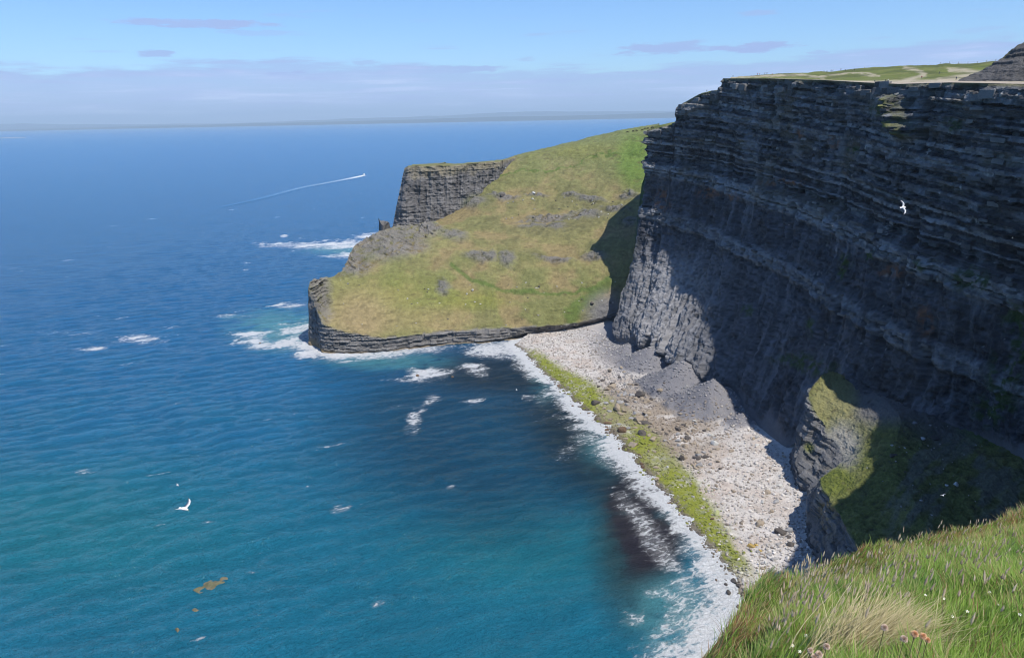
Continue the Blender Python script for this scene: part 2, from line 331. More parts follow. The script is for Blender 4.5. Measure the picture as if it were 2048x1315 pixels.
# the plateau is saucer-shaped: it hugs the rim before it rises
mf[:, 2] += fade*(.55*fbm(mf/18., 3, 14)+.22*fbm(mf/5., 3, 15)-2.2*np.clip(np.sin(np.clip(V_, 0, 1)*math.pi), 0, 1)*sstep(250, 420, mf[:, 1]))
X, Y = proj(mf); n = fbm(mf/12., 4, 31); n4 = fbm(mf/3., 3, 32)
c = np.empty((len(mf), 3)); c[:] = (.105, .125, .030)
c = mixc(c, (.15, .15, .055), sstep(-.1, .5, n)*.7); c *= (1+.22*n4)[:, None]
bare = 1-sstep(.05, .20, V_+.12*n4+.05*n)
c = mixc(c, (.30, .26, .20), bare*sstep(1440, 1600, X)*.8+bare*.35)
# trodden sand paths
wx, wy = X+9*n, Y+2.5*n4
for pts, w in [([(1800, 165), (1850, 150), (1835, 141), (1810, 136)], 3.2), ([(1880, 160), (1930, 152), (1960, 147), (1930, 141), (1900, 140)], 4.), ([(1960, 160), (1985, 148), (1960, 147)], 4), ([(1700, 165), (1790, 163), (1900, 161), (2050, 160)], 2.4), ([(1640, 153), (1700, 146), (1735, 146), (1760, 152), (1720, 150)], 1.2), ([(1450, 156), (1500, 153), (1600, 150), (1650, 156)], 2.0)]:
    d, _, _ = poly_dist(wx, wy, pts); c = mixc(c, (.36, .31, .235), (1-sstep(w*.2, w*1.9, d+1.2*n4))*.75)
dark = sstep(.35, .5, ridge(np.c_[mf[:, :2]/30., 0*n], 2, 39))*sstep(.1, .3, V_); c = mixc(c, (.05, .06, .02), dark*.5)
grid_obj('clifftop_meadow', mf.reshape(MG.shape), c, M_meadow, smooth=True)

# ------------------------------------------------------------------ crag rising above the rim on the right
cr_base = [P(1905, 163, 378), P(1950, 164, 368), P(2000, 165, 356), P(2048, 166, 347), P(2140, 168, 336), P(2300, 170, 325)]
cr_top = [P(1930, 160, 392), P(1968, 146, 388), P(2000, 120, 382), P(2030, 98, 378), P(2090, 62, 372), P(2300, 40, 362)]
cr_mid = [a*.45+b*.55+np.array([-1.5, -1.5, 0]) for a, b in zip(cr_base, cr_top)]
cr_back = [q+np.array([16, 26, -4]) for q in cr_top]; cr_end = [q+np.array([60, 70, -35]) for q in cr_top]
cr_base = [q+np.array([0, 0, -4.]) for q in cr_base]
G = loft([cr_base, cr_mid, cr_top, cr_back, cr_end], 170, [26, 26, 14, 8], None, False)
p = G.reshape(-1, 3); vrow = np.repeat(np.arange(G.shape[0]), 170)
st, tone, _ = strata(p[:, 2]*1.3+.3*p[:, 0], p[:, 0]*.7-p[:, 1]*.7, .5, .9, 5); nn = normals(G).reshape(-1, 3); nn *= np.sign(nn[:, 2:3]+1e-6)
p = p+nn*(1.6*fbm(p/11., 4, 77)+st*.45)[:, None]*((vrow > 0)[:, None])
c = np.empty((len(p), 3)); c[:] = (.105, .1, .095); c *= (.6+.7*np.clip(tone, 0, 1))[:, None]
c = mixc(c, (.13, .12, .05), sstep(46, 56, vrow+6*fbm(p/6., 3, 78))*.9)
grid_obj('crag', p.reshape(G.shape), c, M_cliff)

# ------------------------------------------------------------------ shingle beach
shore_px = [(1030, 690), (1052, 708), (1085, 745), (1130, 785), (1190, 838), (1240, 885), (1300, 955), (1350, 1010), (1385, 1055), (1420, 1100), (1462, 1150), (1488, 1200), (1480, 1260), (1445, 1325), (1400, 1420), (1330, 1600)]
back_px = [(1075, 650), (1150, 640), (1215, 668), (1290, 700), (1370, 735), (1440, 775), (1510, 835), (1570, 895), (1610, 945), (1640, 1000), (1650, 1060), (1660, 1120), (1690, 1200), (1720, 1280), (1760, 1400), (1800, 1600)]
shore = np.array([Zp(*a, 0) for a in shore_px]); back = np.array([Zp(*a, 7) for a in back_px]); dv = (back-shore); dv[:, 2] = 0
sea_ = shore-dv/np.linalg.norm(dv, axis=1, keepdims=True)*9; sea_[:, 2] = -2.2
rows = [sea_, shore+[0, 0, .0], shore+dv*.28+[0, 0, 1.7], shore+dv*.65+[0, 0, 3.6], shore+dv+[0, 0, 6.5], shore+dv*1.25+[0, 0, 9]]
NB = 420; GB = loft(rows, NB, [14, 46, 60, 60, 12], np.r_[np.linalg.norm(np.diff(shore[:, :2], axis=0), axis=1)[:12], 20, 20, 20])
p = GB.reshape(-1, 3).copy(); wrow = np.repeat(np.linspace(0, 1, GB.shape[0]), NB)
for bx, by, hh, sl in [(106, 550, 19, .58), (120, 502, 23, .62), (131, 462, 23, .66), (141, 430, 12, .6), (94, 582, 12, .55)]:
    p[:, 2] = np.maximum(p[:, 2], hh-sl*np.hypot(p[:, 0]-bx, p[:, 1]-by)*(1+.18*fbm(p/9., 2, 12)))
n = fbm(p/10., 4, 101); n4 = fbm(p/2.2, 3, 102)
p[:, 2] += (.35*n+.20*n4)*sstep(.03, .10, wrow)
X, Y = proj(p); wat = wrow; wn = wrow+.05*n+.03*n4
scree = sstep(.5, 2.0, p[:, 2]-(GB.reshape(-1, 3)[:, 2]))
c = np.empty((len(p), 3)); c[:] = (.46, .43, .40); c = mixc(c, (.37, .30, .245), sstep(-.1, .45, n)*.6); c *= (1+.28*n4)[:, None]
bl = blob(X, Y, 1290, 850, 150, 95, .45); c = mixc(c, (.22, .18, .135), bl*sstep(-.6, .1, n+.4*n4)*.85)
c = mixc(c, (.30, .29, .29), sstep(.55, .8, wn)*.6*(1-sstep(1450, 1500, X)))
c = mixc(c, (.165, .162, .172), np.maximum(scree, blob(X, Y, 1250, 690, 60, 45, .5))*.95)
c = mixc(c, (.165, .162, .172), blob(X, Y, 1385, 775, 95, 36, .4)*.55)
gband = sstep(.085, .13, wn)*(1-sstep(.25, .34, wn+.05*sstep(900, 1100, Y)+.05*sstep(760, 720, Y)))*(1-sstep(1110, 1175, Y))*sstep(690, 720, Y+30*n4)
gaps = blob(X, Y, 1235, 835, 45, 45, .6)*.6+blob(X, Y, 1320, 915, 45, 30, .6)*.35
c = mixc(c, (.185, .205, .028), np.clip(gband*(1.15-gaps)*sstep(-.7, .05, n4+.5*n), 0, 1)); c = mixc(c, (.085, .11, .022), gband*sstep(.1, .5, -n4)*.7)
c = mixc(c, (.10, .085, .06), (sstep(.02, .05, wrow)*(1-sstep(.09, .16, wn)))*.85)
grid_obj('beach', p.reshape(GB.shape), c, M_beach)

# ------------------------------------------------------------------ grassy ledge and its spur of rock below the cliff
led_top = [P(1665, 742, 388), P(1642, 752, 384), P(1618, 792, 374), P(1657, 862, 353), P(1690, 918, 333), P(1643, 958, 311), P(1664, 1002, 290), P(1692, 1052, 270), P(1732, 1112, 253), P(1800, 1190, 241), P(1940, 1270, 228), P(2200, 1350, 207)]
led_base = [Zp(1600, 925, 5), Zp(1580, 925, 5), Zp(1584, 950, 3), Zp(1604, 985, 3), Zp(1622, 1005, 3), Zp(1618, 1045, 2), Zp(1610, 1085, 2), Zp(1626, 1130, 2), Zp(1660, 1180, 1), Zp(1730, 1260, 0), Zp(1880, 1330, 0), Zp(2150, 1450, 0)]
led_mid = [a*.42+b*.58 for a, b in zip(led_base, led_top)]
for k, (x, y, d) in {2: (1602, 860, 371), 3: (1598, 925, 354), 4: (1615, 970, 337), 5: (1622, 1005, 317), 6: (1640, 1050, 297)}.items(): led_mid[k] = P(x, y, d)
led_in = [P(1690, 752, 385), P(1705, 765, 383), P(1730, 778, 374), P(1764, 795, 357), P(1800, 835, 331), P(1790, 900, 306), P(1800, 950, 286), P(1820, 985, 273), P(1840, 1030, 258), P(1880, 1080, 244), P(1990, 1150, 231), P(2200, 1230, 214)]
led_far = [P(1700, 745, 399), P(1730, 752, 395), P(1790, 768, 390), P(1850, 785, 378), P(1915, 790, 363), P(1960, 815, 344), P(2010, 838, 331), P(2048, 852, 321), P(2085, 870, 309), P(2130, 920, 285), P(2200, 1000, 256), P(2300, 1080, 233)]
led_end = [q+np.array([14, 18, 10.]) for q in led_far]
NL = 420; GL = loft([led_base, led_mid, led_top, led_in, led_far, led_end], NL, [56, 56, 90, 110, 14], [5, 18, 30, 30, 30, 30, 30, 34, 34, 20, 14, ][:11], True, False)
p = GL.reshape(-1, 3).copy(); vr = np.repeat(np.r_[np.linspace(0, 1, 56, endpoint=False), np.linspace(1, 2, 56, endpoint=False), np.linspace(2, 3, 90, endpoint=False), np.linspace(3, 4, 110, endpoint=False), np.linspace(4, 5, 15)], NL)
nn = normals(GL).reshape(-1, 3); ctr = np.array([222, 315, 0]); hn = np.c_[nn[:, :2], 0*nn[:, 0]]; hn *= np.sign(((p-ctr)*hn).sum(1))[:, None]; hn /= np.linalg.norm(hn, axis=1, keepdims=True)+1e-6
un = nn*np.sign(nn[:, 2:3]+1e-9); rockf = 1-sstep(1.93, 2.02, vr)
sl = np.tile(np.r_[0, np.cumsum(np.linalg.norm(np.diff(GL[56], axis=0), axis=1))], GL.shape[0])
st, tone, _ = strata(p[:, 2]*1.15+.12*sl+40, sl, .55, 1.0, 9); n = fbm(p/12., 4, 111); n4 = fbm(p/2.5, 4, 112); rb = ridge(np.c_[sl/6, p[:, 2]/25, 0*sl], 3, 113)
p += hn*(rockf*sstep(0, .1, vr)*(st*.9+1.5*rb+2.2*n))[:, None]
p += un*((1-rockf)*(1.3*n+.6*n4+.35*fbm(p/.9, 2, 116)+.8*ridge(np.c_[p[:, :2]/9., 0*n], 3, 119))*(1-sstep(4., 4.2, vr)))[:, None]
X, Y = proj(p); nL = fbm(np.c_[(p[:, 0]*.72+p[:, 1]*.69)/30, (p[:, 0]*-.69+p[:, 1]*.72)/7, 0*n], 4, 117)    # streaks of scree running downslope
c = np.empty((len(p), 3)); c[:] = (.110, .122, .036); c = mixc(c, (.165, .16, .062), sstep(-.2, .4, n)*.5); c *= (1+.55*n4+.35*fbm(p/.8, 2, 115))[:, None]
gl = sstep(-.05, .30, nL+.25*n4)*sstep(1700, 1780, X); c = mixc(c, (.13, .128, .13), gl*.55)
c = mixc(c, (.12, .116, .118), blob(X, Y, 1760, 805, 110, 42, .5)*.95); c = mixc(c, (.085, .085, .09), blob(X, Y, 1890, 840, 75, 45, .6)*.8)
c = mixc(c, (.07, .14, .022), blob(X, Y, 1990, 850, 60, 35, .6)*.9); c = mixc(c, (.21, .20, .085), blob(X, Y, 1668, 800, 45, 60, .4)*.85); c = mixc(c, (.26, .25, .235), blob(X+8*n4, Y+8*n4, 1682, 892, 38, 46, .5)*.85); c = mixc(c, (.12, .14, .03), blob(X, Y, 1665, 960, 40, 30, .4))
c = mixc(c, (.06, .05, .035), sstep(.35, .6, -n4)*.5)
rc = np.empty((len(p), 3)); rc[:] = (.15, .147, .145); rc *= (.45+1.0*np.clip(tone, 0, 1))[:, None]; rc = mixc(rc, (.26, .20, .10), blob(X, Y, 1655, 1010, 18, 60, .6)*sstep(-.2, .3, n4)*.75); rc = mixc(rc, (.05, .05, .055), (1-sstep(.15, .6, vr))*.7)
rc = mixc(rc, (.13, .14, .04), blob(X, Y, 1618, 895, 10, 10, .6)*.9)
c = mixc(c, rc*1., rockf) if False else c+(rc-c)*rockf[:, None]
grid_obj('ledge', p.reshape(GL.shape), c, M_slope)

# ------------------------------------------------------------------ far headland: low sea cliff, grass slope, crest
hr = [
 [(617, 691), (636, 697), (656, 708), (760, 705), (870, 693), (960, 687), (1060, 676), (1150, 664), (1262, 640)],
 [(617, 576, 640), (628, 602, 632), (655, 651, 612), (760, 673, 612), (870, 663, 628), (960, 657, 636), (1060, 652, 642), (1150, 646, 650), (1262, 622, 668)],
 [(641, 564, 668), (650, 590, 655), (672, 610, 648), (760, 603, 652), (870, 592, 662), (960, 586, 668), (1060, 580, 672), (1150, 573, 674), (1266, 555, 676)],
 [(684, 543, 700), (700, 538, 698), (720, 538, 696), (790, 522, 702), (880, 510, 710), (970, 504, 714), (1060, 498, 716), (1160, 492, 712), (1270, 478, 700)],
 [(713, 490, 765), (745, 484, 762), (775, 482, 758), (830, 473, 756), (900, 462, 758), (980, 455, 760), (1070, 448, 762), (1165, 442, 752), (1276, 428, 732)],
 [(768, 462, 815), (790, 450, 812), (815, 447, 808), (860, 444, 806), (915, 428, 806), (985, 404, 806), (1070, 396, 806), (1170, 388, 796), (1284, 370, 772)],
 [(800, 447, 850), (820, 440, 850), (850, 420, 850), (890, 400, 850), (940, 380, 850), (1002, 347, 850), (1085, 334, 850), (1185, 326, 842), (1300, 322, 815)],
 [(820, 440, 900), (850, 420, 900), (880, 380, 900), (930, 350, 900), (980, 332, 900), (1032, 316, 895), (1105, 299, 890), (1200, 277, 885), (1318, 256, 880)]]
rows = [[Zp(*a, -1.) for a in hr[0]]]+[[P(*a) for a in r] for r in hr[1:]]
rows += [[q+np.array([10, 60, -14]) for q in rows[-1]], [q*[1, 1, 0]+np.array([30, 200, -5]) for q in rows[-1]]]
# the western end turns away from view and drops into the sea
for r_, zt in zip(rows, [0, .4, .4, .4, .4, .4, .4, .4, .4, 0]):
    q0 = r_[0]; q = q0+np.array([16, 55, 0]); q[2] = q0[2]*.35-2; q2 = q0+np.array([2.5, 14, 0]); q2[2] = q0[2]*.93
    r_.insert(0, q2); r_.insert(0, q)
NH = 560; GH = loft(rows, NH, [34, 60, 66, 60, 56, 54, 44, 12, 12], [8, 5, 12, 14, 46, 48, 40, 44, 40, 48], True, True)
# keep the foot and the rim of the sea cliff crisp: straight spans there
GHl = loft(rows, NH, [34, 60, 66, 60, 56, 54, 44, 12, 12], [8, 5, 12, 14, 46, 48, 40, 44, 40, 48], True, False); GH[:36] = GHl[:36]
p = GH.reshape(-1, 3).copy(); nvs = [34, 60, 66, 60, 56, 54, 44, 12, 12]
vr = np.repeat(np.concatenate([np.linspace(i, i+1, n_, endpoint=False) for i, n_ in enumerate(nvs)]+[[9]]), NH)
nn = normals(GH).reshape(-1, 3); un = nn*np.sign(nn[:, 2:3]+1e-9)
sl = np.tile(np.r_[0, np.cumsum(np.linalg.norm(np.diff(GH[34], axis=0), axis=1))], GH.shape[0])
X, Y = proj(p); n = fbm(p/22., 4, 121); n4 = fbm(p/4., 4, 122); n5 = fbm(p/60., 3, 123)
wX, wY = X+16*n+5*n4, Y+9*n+4*n4
rim = sstep(0, .08, vr)*(1-sstep(.93, 1.06, vr))
west = np.maximum(1-sstep(30, 38, sl), 0)
st, tone, _ = strata(p[:, 2]*1.3+30, sl, .55, 1.0, 15)
hn = np.c_[np.zeros(len(p)), -np.ones(len(p)), np.zeros(len(p))]; hn[:, 0] = -west; hn /= np.linalg.norm(hn, axis=1, keepdims=True)
p += hn*(rim*(st*1.1+2.0*ridge(np.c_[sl/10, p[:, 2]/14, 0*sl], 3, 127)+1.8*n))[:, None]
under = rim*np.exp(-((vr-.22)/.13)**2)*sstep(1000, 1060, X)*(1-sstep(1130, 1160, X)); p[:, 1] += 7*under
# rocky scarps breaking the slope
scarp = np.zeros(len(p)); SC = [(1098, 433, 46, 5), (1165, 430, 44, 8), (1068, 451, 34, 5), (1118, 452, 18, 5), (960, 512, 26, 10), (985, 512, 12, 10), (1020, 520, 16, 14), (1110, 515, 30, 6), (1185, 510, 26, 7), (1110, 455, 24, 6), (910, 470, 24, 9), (1010, 393, 26, 6), (1185, 400, 24, 5), (1150, 393, 20, 4), (1235, 420, 26, 5), (1258, 440, 22, 8), (1255, 390, 22, 8), (1085, 440, 60, 3), (1070, 388, 20, 4), (890, 578, 11, 15), (945, 402, 30, 10), (860, 455, 22, 8)]
for (x, y, rx, ry) in SC: scarp = np.maximum(scarp, blob(wX, wY, x, y, rx, ry, .55))
bank_ = np.maximum.reduce([blob(wX, wY, 770, 485, 78, 34, .45), blob(wX, wY, 700, 520, 40, 30, .45), blob(wX, wY, 640, 592, 26, 48, .45), blob(wX, wY, 830, 462, 50, 14, .5)])
tread = fbm(np.c_[p[:, 0]/14, p[:, 2]/1.6, 0*n], 3, 141); bk, btone, _ = strata(p[:, 2]*1.5+.25*p[:, 0]+3*n, p[:, 0], .7, 1.1, 55)
turf = sstep(1., 1.12, vr)
p += un*(turf*(1-sstep(7.6, 8, vr))*(2.2*n+.55*n4+.35*tread*(.3+sstep(0, .4, n)))+turf*scarp*(1.2+1.8*n4)+bank_*turf*(.9*bk+1.6*n4))[:, None]
c = np.empty((len(p), 3)); c[:] = (.195, .180, .074)
c = mixc(c, (.135, .145, .052), sstep(-.25, .35, n+.5*n5)*.7); c = mixc(c, (.215, .165, .082), sstep(.0, .45, -n+.4*fbm(p/35., 3, 128))*.8)
c = mixc(c, (.132, .158, .062), sstep(400, 260, Y)*sstep(980, 1080, X)*.8)
c = mixc(c, (.19, .185, .06), blob(X, Y, 1150, 305, 130, 18, .8)*.5*sstep(-.2, .3, n))
c = mixc(c, (.10, .165, .03), blob(X, Y, 1275, 325, 40, 55, .5)*.8)
c = mixc(c, (.19, .20, .05), blob(X, Y, 780, 600, 120, 50, .7)*.6); c = mixc(c, (.27, .20, .11), blob(X, Y, 720, 630, 60, 50, .7)*.7); c = mixc(c, (.26, .20, .10), blob(X, Y, 840, 640, 120, 26, .7)*.5)
c = mixc(c, (.14, .125, .06), blob(X, Y, 1120, 440, 170, 75, .6)*sstep(-.3, .3, n)*.7)
# the damp green runnel that crosses the slope
for pts, w in [([(905, 530), (935, 555), (985, 575), (1040, 583), (1120, 588), (1190, 575)], 5), ([(1140, 640), (1170, 600), (1215, 560)], 12), ([(1000, 350), (1100, 340), (1190, 318), (1290, 300)], 2)]:
    d, _, _ = poly_dist(wX, wY, pts); c = mixc(c, (.075, .12, .026), (1-sstep(w*.3, w*1.3, d))*.75)
c = mixc(c, (.19, .20, .035), blob(X, Y, 950, 600, 60, 18, .8)*.5)
n7 = fbm(p/1.7, 3, 129); c *= (1+.30*n4+.22*n7)[:, None]; c = mixc(c, (.10, .085, .04), sstep(.25, .6, fbm(np.c_[p[:, 0]/7, p[:, 2]/1.5, p[:, 1]/9], 3, 142))*.55)
c = mixc(c, (.15, .142, .135), scarp*sstep(-.3, .15, n4+.2)*.85); c = mixc(c, (.06, .055, .05), scarp*sstep(.12, .4, -n4)*.7)
c = mixc(c, (.215, .20, .18), bank_*sstep(-.6, .1, n4+.3*n)*.9); c *= (1-bank_*.45*(1-np.clip(btone, 0, 1)))[:, None]
rc = np.empty((len(p), 3)); rc[:] = (.165, .158, .15); rc *= (.55+.8*np.clip(tone, 0, 1))[:, None]; rc = mixc(rc, (.22, .17, .10), (1-sstep(.08, .2, vr))*.9)
rimc = np.clip(1-sstep(.9, 1.06, vr+.10*n4), 0, 1); c = c+(rc-c)*rimc[:, None]
c = mixc(c, (.155, .152, .16), blob(X, Y, 1215, 628, 40, 40, .6)*.9)
grid_obj('headland', p.reshape(GH.shape), c, M_slope)

# ------------------------------------------------------------------ sheer block at the end of the headland
wb = [(783, 452, 812), (800, 446, 800), (850, 449, 804), (900, 444, 812), (935, 428, 819), (992, 402, 832), (1008, 356, 852), (1026, 330, 880)]
wt = [(811, 333, 822), (816, 332.5, 812), (850, 331, 816), (900, 330.5, 822), (950, 327, 832), (1000, 322, 848), (1012, 319, 862), (1034, 315, 890)]
rb_ = [P(*a)-np.array([0, 0, 6]) for a in wb]; rt_ = [P(*a) for a in wt]; rk = [q+np.array([4, 46, -1.0]) for q in rt_]; re_ = [q+np.array([20, 130, -110]) for q in rt_]
for r_, o_ in ((rb_, (30, 75, -60)), (rt_, (34, 90, -2)), (rk, (30, 70, -2)), (re_, (20, 40, 0))): r_.insert(0, r_[0]+np.array(o_))
NW = 330; GW = loft([rb_, rt_, rk, re_], NW, [110, 20, 12], [10, 10, 30, 30, 24, 34, 14, 16], False, False)
p = GW.reshape(-1, 3).copy(); vr = np.repeat(np.r_[np.linspace(0, 1, 110, endpoint=False), np.linspace(1, 2, 20, endpoint=False), np.linspace(2, 3, 13)], NW)
sl = np.tile(np.r_[0, np.cumsum(np.linalg.norm(np.diff(GW[100], axis=0), axis=1))], GW.shape[0])
st, tone, _ = strata(p[:, 2]*1.1+10, sl, .3, .8, 25); rbx = ridge(np.c_[sl/9, p[:, 2]/60, 0*sl], 4, 131); rby = fbm(np.c_[sl/2.4, p[:, 2]/22, 0*sl], 3, 132)
fc = sstep(0, .04, vr)*(1-sstep(.975, 1., vr)); p[:, 1] -= fc*(st*.7+2.4*rbx+1.1*rby+3.2*fbm(p/14., 4, 135)+1.6*fbm(p/4., 3, 136)); p[:, 0] -= fc*(1.0*rbx)*(sl < 130)
p[:, 2] += (1-fc)*1.2*fbm(p/11., 3, 133)*(vr > .5)
X, Y = proj(p); n = fbm(p/10., 4, 134); c = np.empty((len(p), 3)); c[:] = (.165, .157, .15); c *= (.55+.6*np.clip(tone, 0, 1)+.35*rby)[:, None]
c = mixc(c, (.055, .053, .055), sstep(.05, .5, -rbx)*.6); c = mixc(c, (.23, .20, .13), sstep(.80, .95, vr+.12*n)*.75); c = mixc(c, (.15, .15, .05), sstep(.985, 1., vr)*.8)
c = mixc(c, (.14, .15, .04), blob(X, Y, 960, 410, 30, 20, .6)*.7)
grid_obj('headland_bluff', p.reshape(GW.shape), c, M_cliff)

# ------------------------------------------------------------------ far coast and low island on the horizon
def ridge_strip(name, pts, depth, col, seed, amp):
    pts = np.asarray(pts, float); n_ = 420; base = resample(pts[:, :2], n_, True); hh = resample(pts[:, 2:3], n_, True)[:, 0]
    k = np.arange(n_); hh = np.maximum(hh*(1+.16*fbm(np.c_[k/16., 0*k, 0*k], 4, seed))+amp*fbm(np.c_[k/40., 0*k, 0*k+5], 4, seed+3), 4)
    dirn = base/np.linalg.norm(base, axis=1, keepdims=True); out = []
    for v, hv in ((0, -3.), (.06, .25), (.2, .55), (.36, .85), (.5, 1.), (.75, .6), (1, -3.)):
        q = np.c_[base+dirn*depth*v, hh*hv if hv > 0 else np.full(n_, -3.)]; q[:, 2] += (hv > 0)*hh*.10*fbm(np.c_[k/7., 0*k+v*9, 0*k], 3, seed+9); out.append(q)
    out = np.array(out); p_ = out.reshape(-1, 3); c_ = np.empty((len(p_), 3)); c_[:] = col; c_ *= (1+.3*fbm(p_/900., 4, seed+1))[:, None]
    return grid_obj(name, out, c_, M_meadow, smooth=True)
def far(x, d, h_): r = ray(x, 240); return (r[0]*d, d, h_)
ridge_strip('far_hills', [far(-500, 63000, 217), far(-250, 63000, 282), far(20, 63000, 326), far(140, 63000, 521), far(240, 63000, 282), far(300, 63000, 217), far(430, 63000, 358), far(560, 63000, 521), far(660, 63000, 608), far(800, 63000, 391), far(950, 63000, 358), far(1150, 63000, 456), far(1400, 63000, 412), far(1800, 63000, 326)], 7000, (.035, .055, .07), 201, 60)
ridge_strip('far_coast', [far(-450, 45500, 32), far(120, 45500, 29), far(300, 45500, 35), far(500, 44625, 65), far(640, 43750, 103), far(760, 43750, 98), far(850, 42875, 141), far(1000, 42000, 162), far(1180, 41125, 249), far(1350, 40250, 260), far(1600, 38500, 282), far(1900, 38500, 239)], 5000, (.04, .06, .065), 211, 16)
isl = ridge_strip('low_island', [far(-160, 15200, 8), far(-60, 15100, 10), far(8, 15000, 8), far(44, 15000, 3)], 420, (.34, .32, .28), 221, 2)

# ------------------------------------------------------------------ sea
def spread(lo, hi, step, a, b, g):
    mid = np.arange(lo, hi, step); up = [hi]; s_ = step
    while up[-1] < b: s_ *= g if s_ < 40 or True else 1; up.append(up[-1]+s_)
    dnl = [lo]; s_ = step
    while dnl[-1] > a: s_ *= 1.09; dnl.append(dnl[-1]-s_)
    return np.r_[dnl[:0:-1], mid, up]
xs = spread(-430, 190, 1.25, -90000, 90000, 1.09); ys = spread(216, 760, 1.3, -30000, 1450, 1.013)
e_ = [ys[-1]]; s_ = 9.
while e_[-1] < 104000: s_ *= 1.06; e_.append(e_[-1]+s_)
ys = np.r_[ys, e_[1:]]
SX, SY = np.meshgrid(xs, ys); p = np.c_[SX.ravel(), SY.ravel(), np.zeros(SX.size)]
ca, cb = Zp(0, 1100, 0), Zp(300, 1030, 0); cd = (cb-ca)[:2]; cd /= np.linalg.norm(cd); wd = np.array([cd[1], -cd[0]])     # crest line and travel of the swell
WANG = math.atan2(cd[1], cd[0])
fine = sstep(2300, 800, np.hypot(p[:, 0], p[:, 1]))*sstep(-1100, -420, p[:, 0])*sstep(260, 190, p[:, 0])*sstep(150, 220, p[:, 1])
z = np.zeros(len(p)); jig = fbm(np.c_[p[:, :2]/28., 0*z], 3, 301)
for k in range(16):
    lam = RNG.uniform(4.5, 26)*(1 if k else 34/26); ang = RNG.normal(0, .30 if lam > 9 else .55); d_ = np.array([wd[0]*math.cos(ang)-wd[1]*math.sin(ang), wd[0]*math.sin(ang)+wd[1]*math.cos(ang)])
    ph = (p[:, :2]@d_)*2*math.pi/lam+RNG.uniform(0, 6.28)+2.2*jig*(9/lam)**.5
    z += .0085*lam**.95*(.6+.5*fbm(np.c_[p[:, :2]/60., 0*z+k], 2, 310+k))*(np.exp(1.1*(np.sin(ph)-1))*2-.75)
p[:, 2] = z*fine*1.0
X, Y = proj(np.c_[p[:, :2], 0*z]); X[p[:, 1] < 60] = -9e3; Y[p[:, 1] < 60] = 9e3
n = fbm(np.c_[p[:, :2]/40., 0*z], 4, 321); n4 = fbm(np.c_[p[:, :2]/9., 0*z], 4, 322); n6 = fbm(np.c_[(p[:, :2]@cd)/34., (p[:, :2]@wd)/8., 0*z], 4, 323)
c = np.empty((len(p), 3)); c[:] = (.016, .130, .305)
c = mixc(c, (.012, .168, .245), sstep(560, 1150, Y+60*n)*.85)                                             # shelving towards the near shore
c = mixc(c, (.018, .195, .20), blob(X, Y, 120, 1060, 330, 110, .9)*.45+blob(X, Y, 1040, 1090, 200, 90, .9)*.38)
c = mixc(c, (.006, .046, .095), blob(X+40*n, Y+30*n, 985, 870, 300, 190, .6)*.78)  # dark reflection of the cliff in the cove, painted into the water colour
c = mixc(c, (.012, .022, .032), blob(X, Y, 1000, 745, 150, 38, .6)*.75)                                    # weed-covered reef in the head of the bay
sd, sg, run = poly_dist(p[:, 0], p[:, 1], [tuple(q[:2]) for q in shore]); sd = np.where(sg > 0, -sd, sd)   # metres out from the waterline
kelp = np.clip(blob(X+10*n4, Y+12*n4, 1300, 1060, 74, 105, .35)+blob(X+12*n4, Y+10*n4, 1262, 1000, 50, 45, .5), 0, 1)
c = mixc(c, (.030, .040, .030), blob(X, Y, 1270, 1080, 80, 170, .5)*.7); c = mixc(c, (.030, .025, .034), kelp*sstep(-.75, .1, n4+.4*n6)*.95)
c = mixc(c, (.012, .022, .030), (sstep(70, 25, sd)*sstep(2, 12, sd))*blob(X, Y, 1170, 880, 150, 130, .6)*.8)
aqua = np.maximum.reduce([blob(X+14*n4, Y+6*n4, 565, 660, 90, 38, .7), blob(X, Y, 770, 722, 110, 16, .8)*.9, blob(X, Y, 1205, 860, 40, 70, .8)*.6, blob(X, Y, 1340, 1230, 75, 70, .6)*.9, blob(X, Y, 690, 500, 70, 10, .8)*.9, blob(X, Y, 1095, 740, 28, 50, .8)*.7, blob(X, Y, 470, 635, 30, 6, .8)*.5])
c = mixc(c, (.085, .29, .33), aqua*sstep(-.6, .3, n4+.5*aqua)*.85)
foam = np.zeros(len(p))
# surf along the shingle
wid = np.interp(run*15, [0, 1, 2, 3, 4, 5, 6, 7, 8, 9, 10, 11, 12, 13, 15], [15, 14, 13, 11, 15, 15, 12, 10.5, 10.5, 11, 14, 18, 21, 24, 24])
wid = wid*(1+.45*n+.25*n4); wid *= 1.75*(1+.35*fbm(np.c_[p[:, :2]/22., 0*z], 2, 331)); foam = np.maximum(foam, np.clip(1.22-1.05*np.maximum(sd, 0)/wid-.28*sstep(.15, .5, n6)-.22*sstep(.1,.5,-n4)*sstep(2, 8, sd), 0, 1.22)*(sd > -30))
foam = np.maximum(foam, .62*np.exp(-((sd-22)/9)**2)*sstep(930, 1000, Y)*sstep(-.1, .3, n6+.2)); foam = np.maximum(foam, .66*blob(X, Y, 1330, 1240, 85, 75, .6)*sstep(-.35, .3, n4))
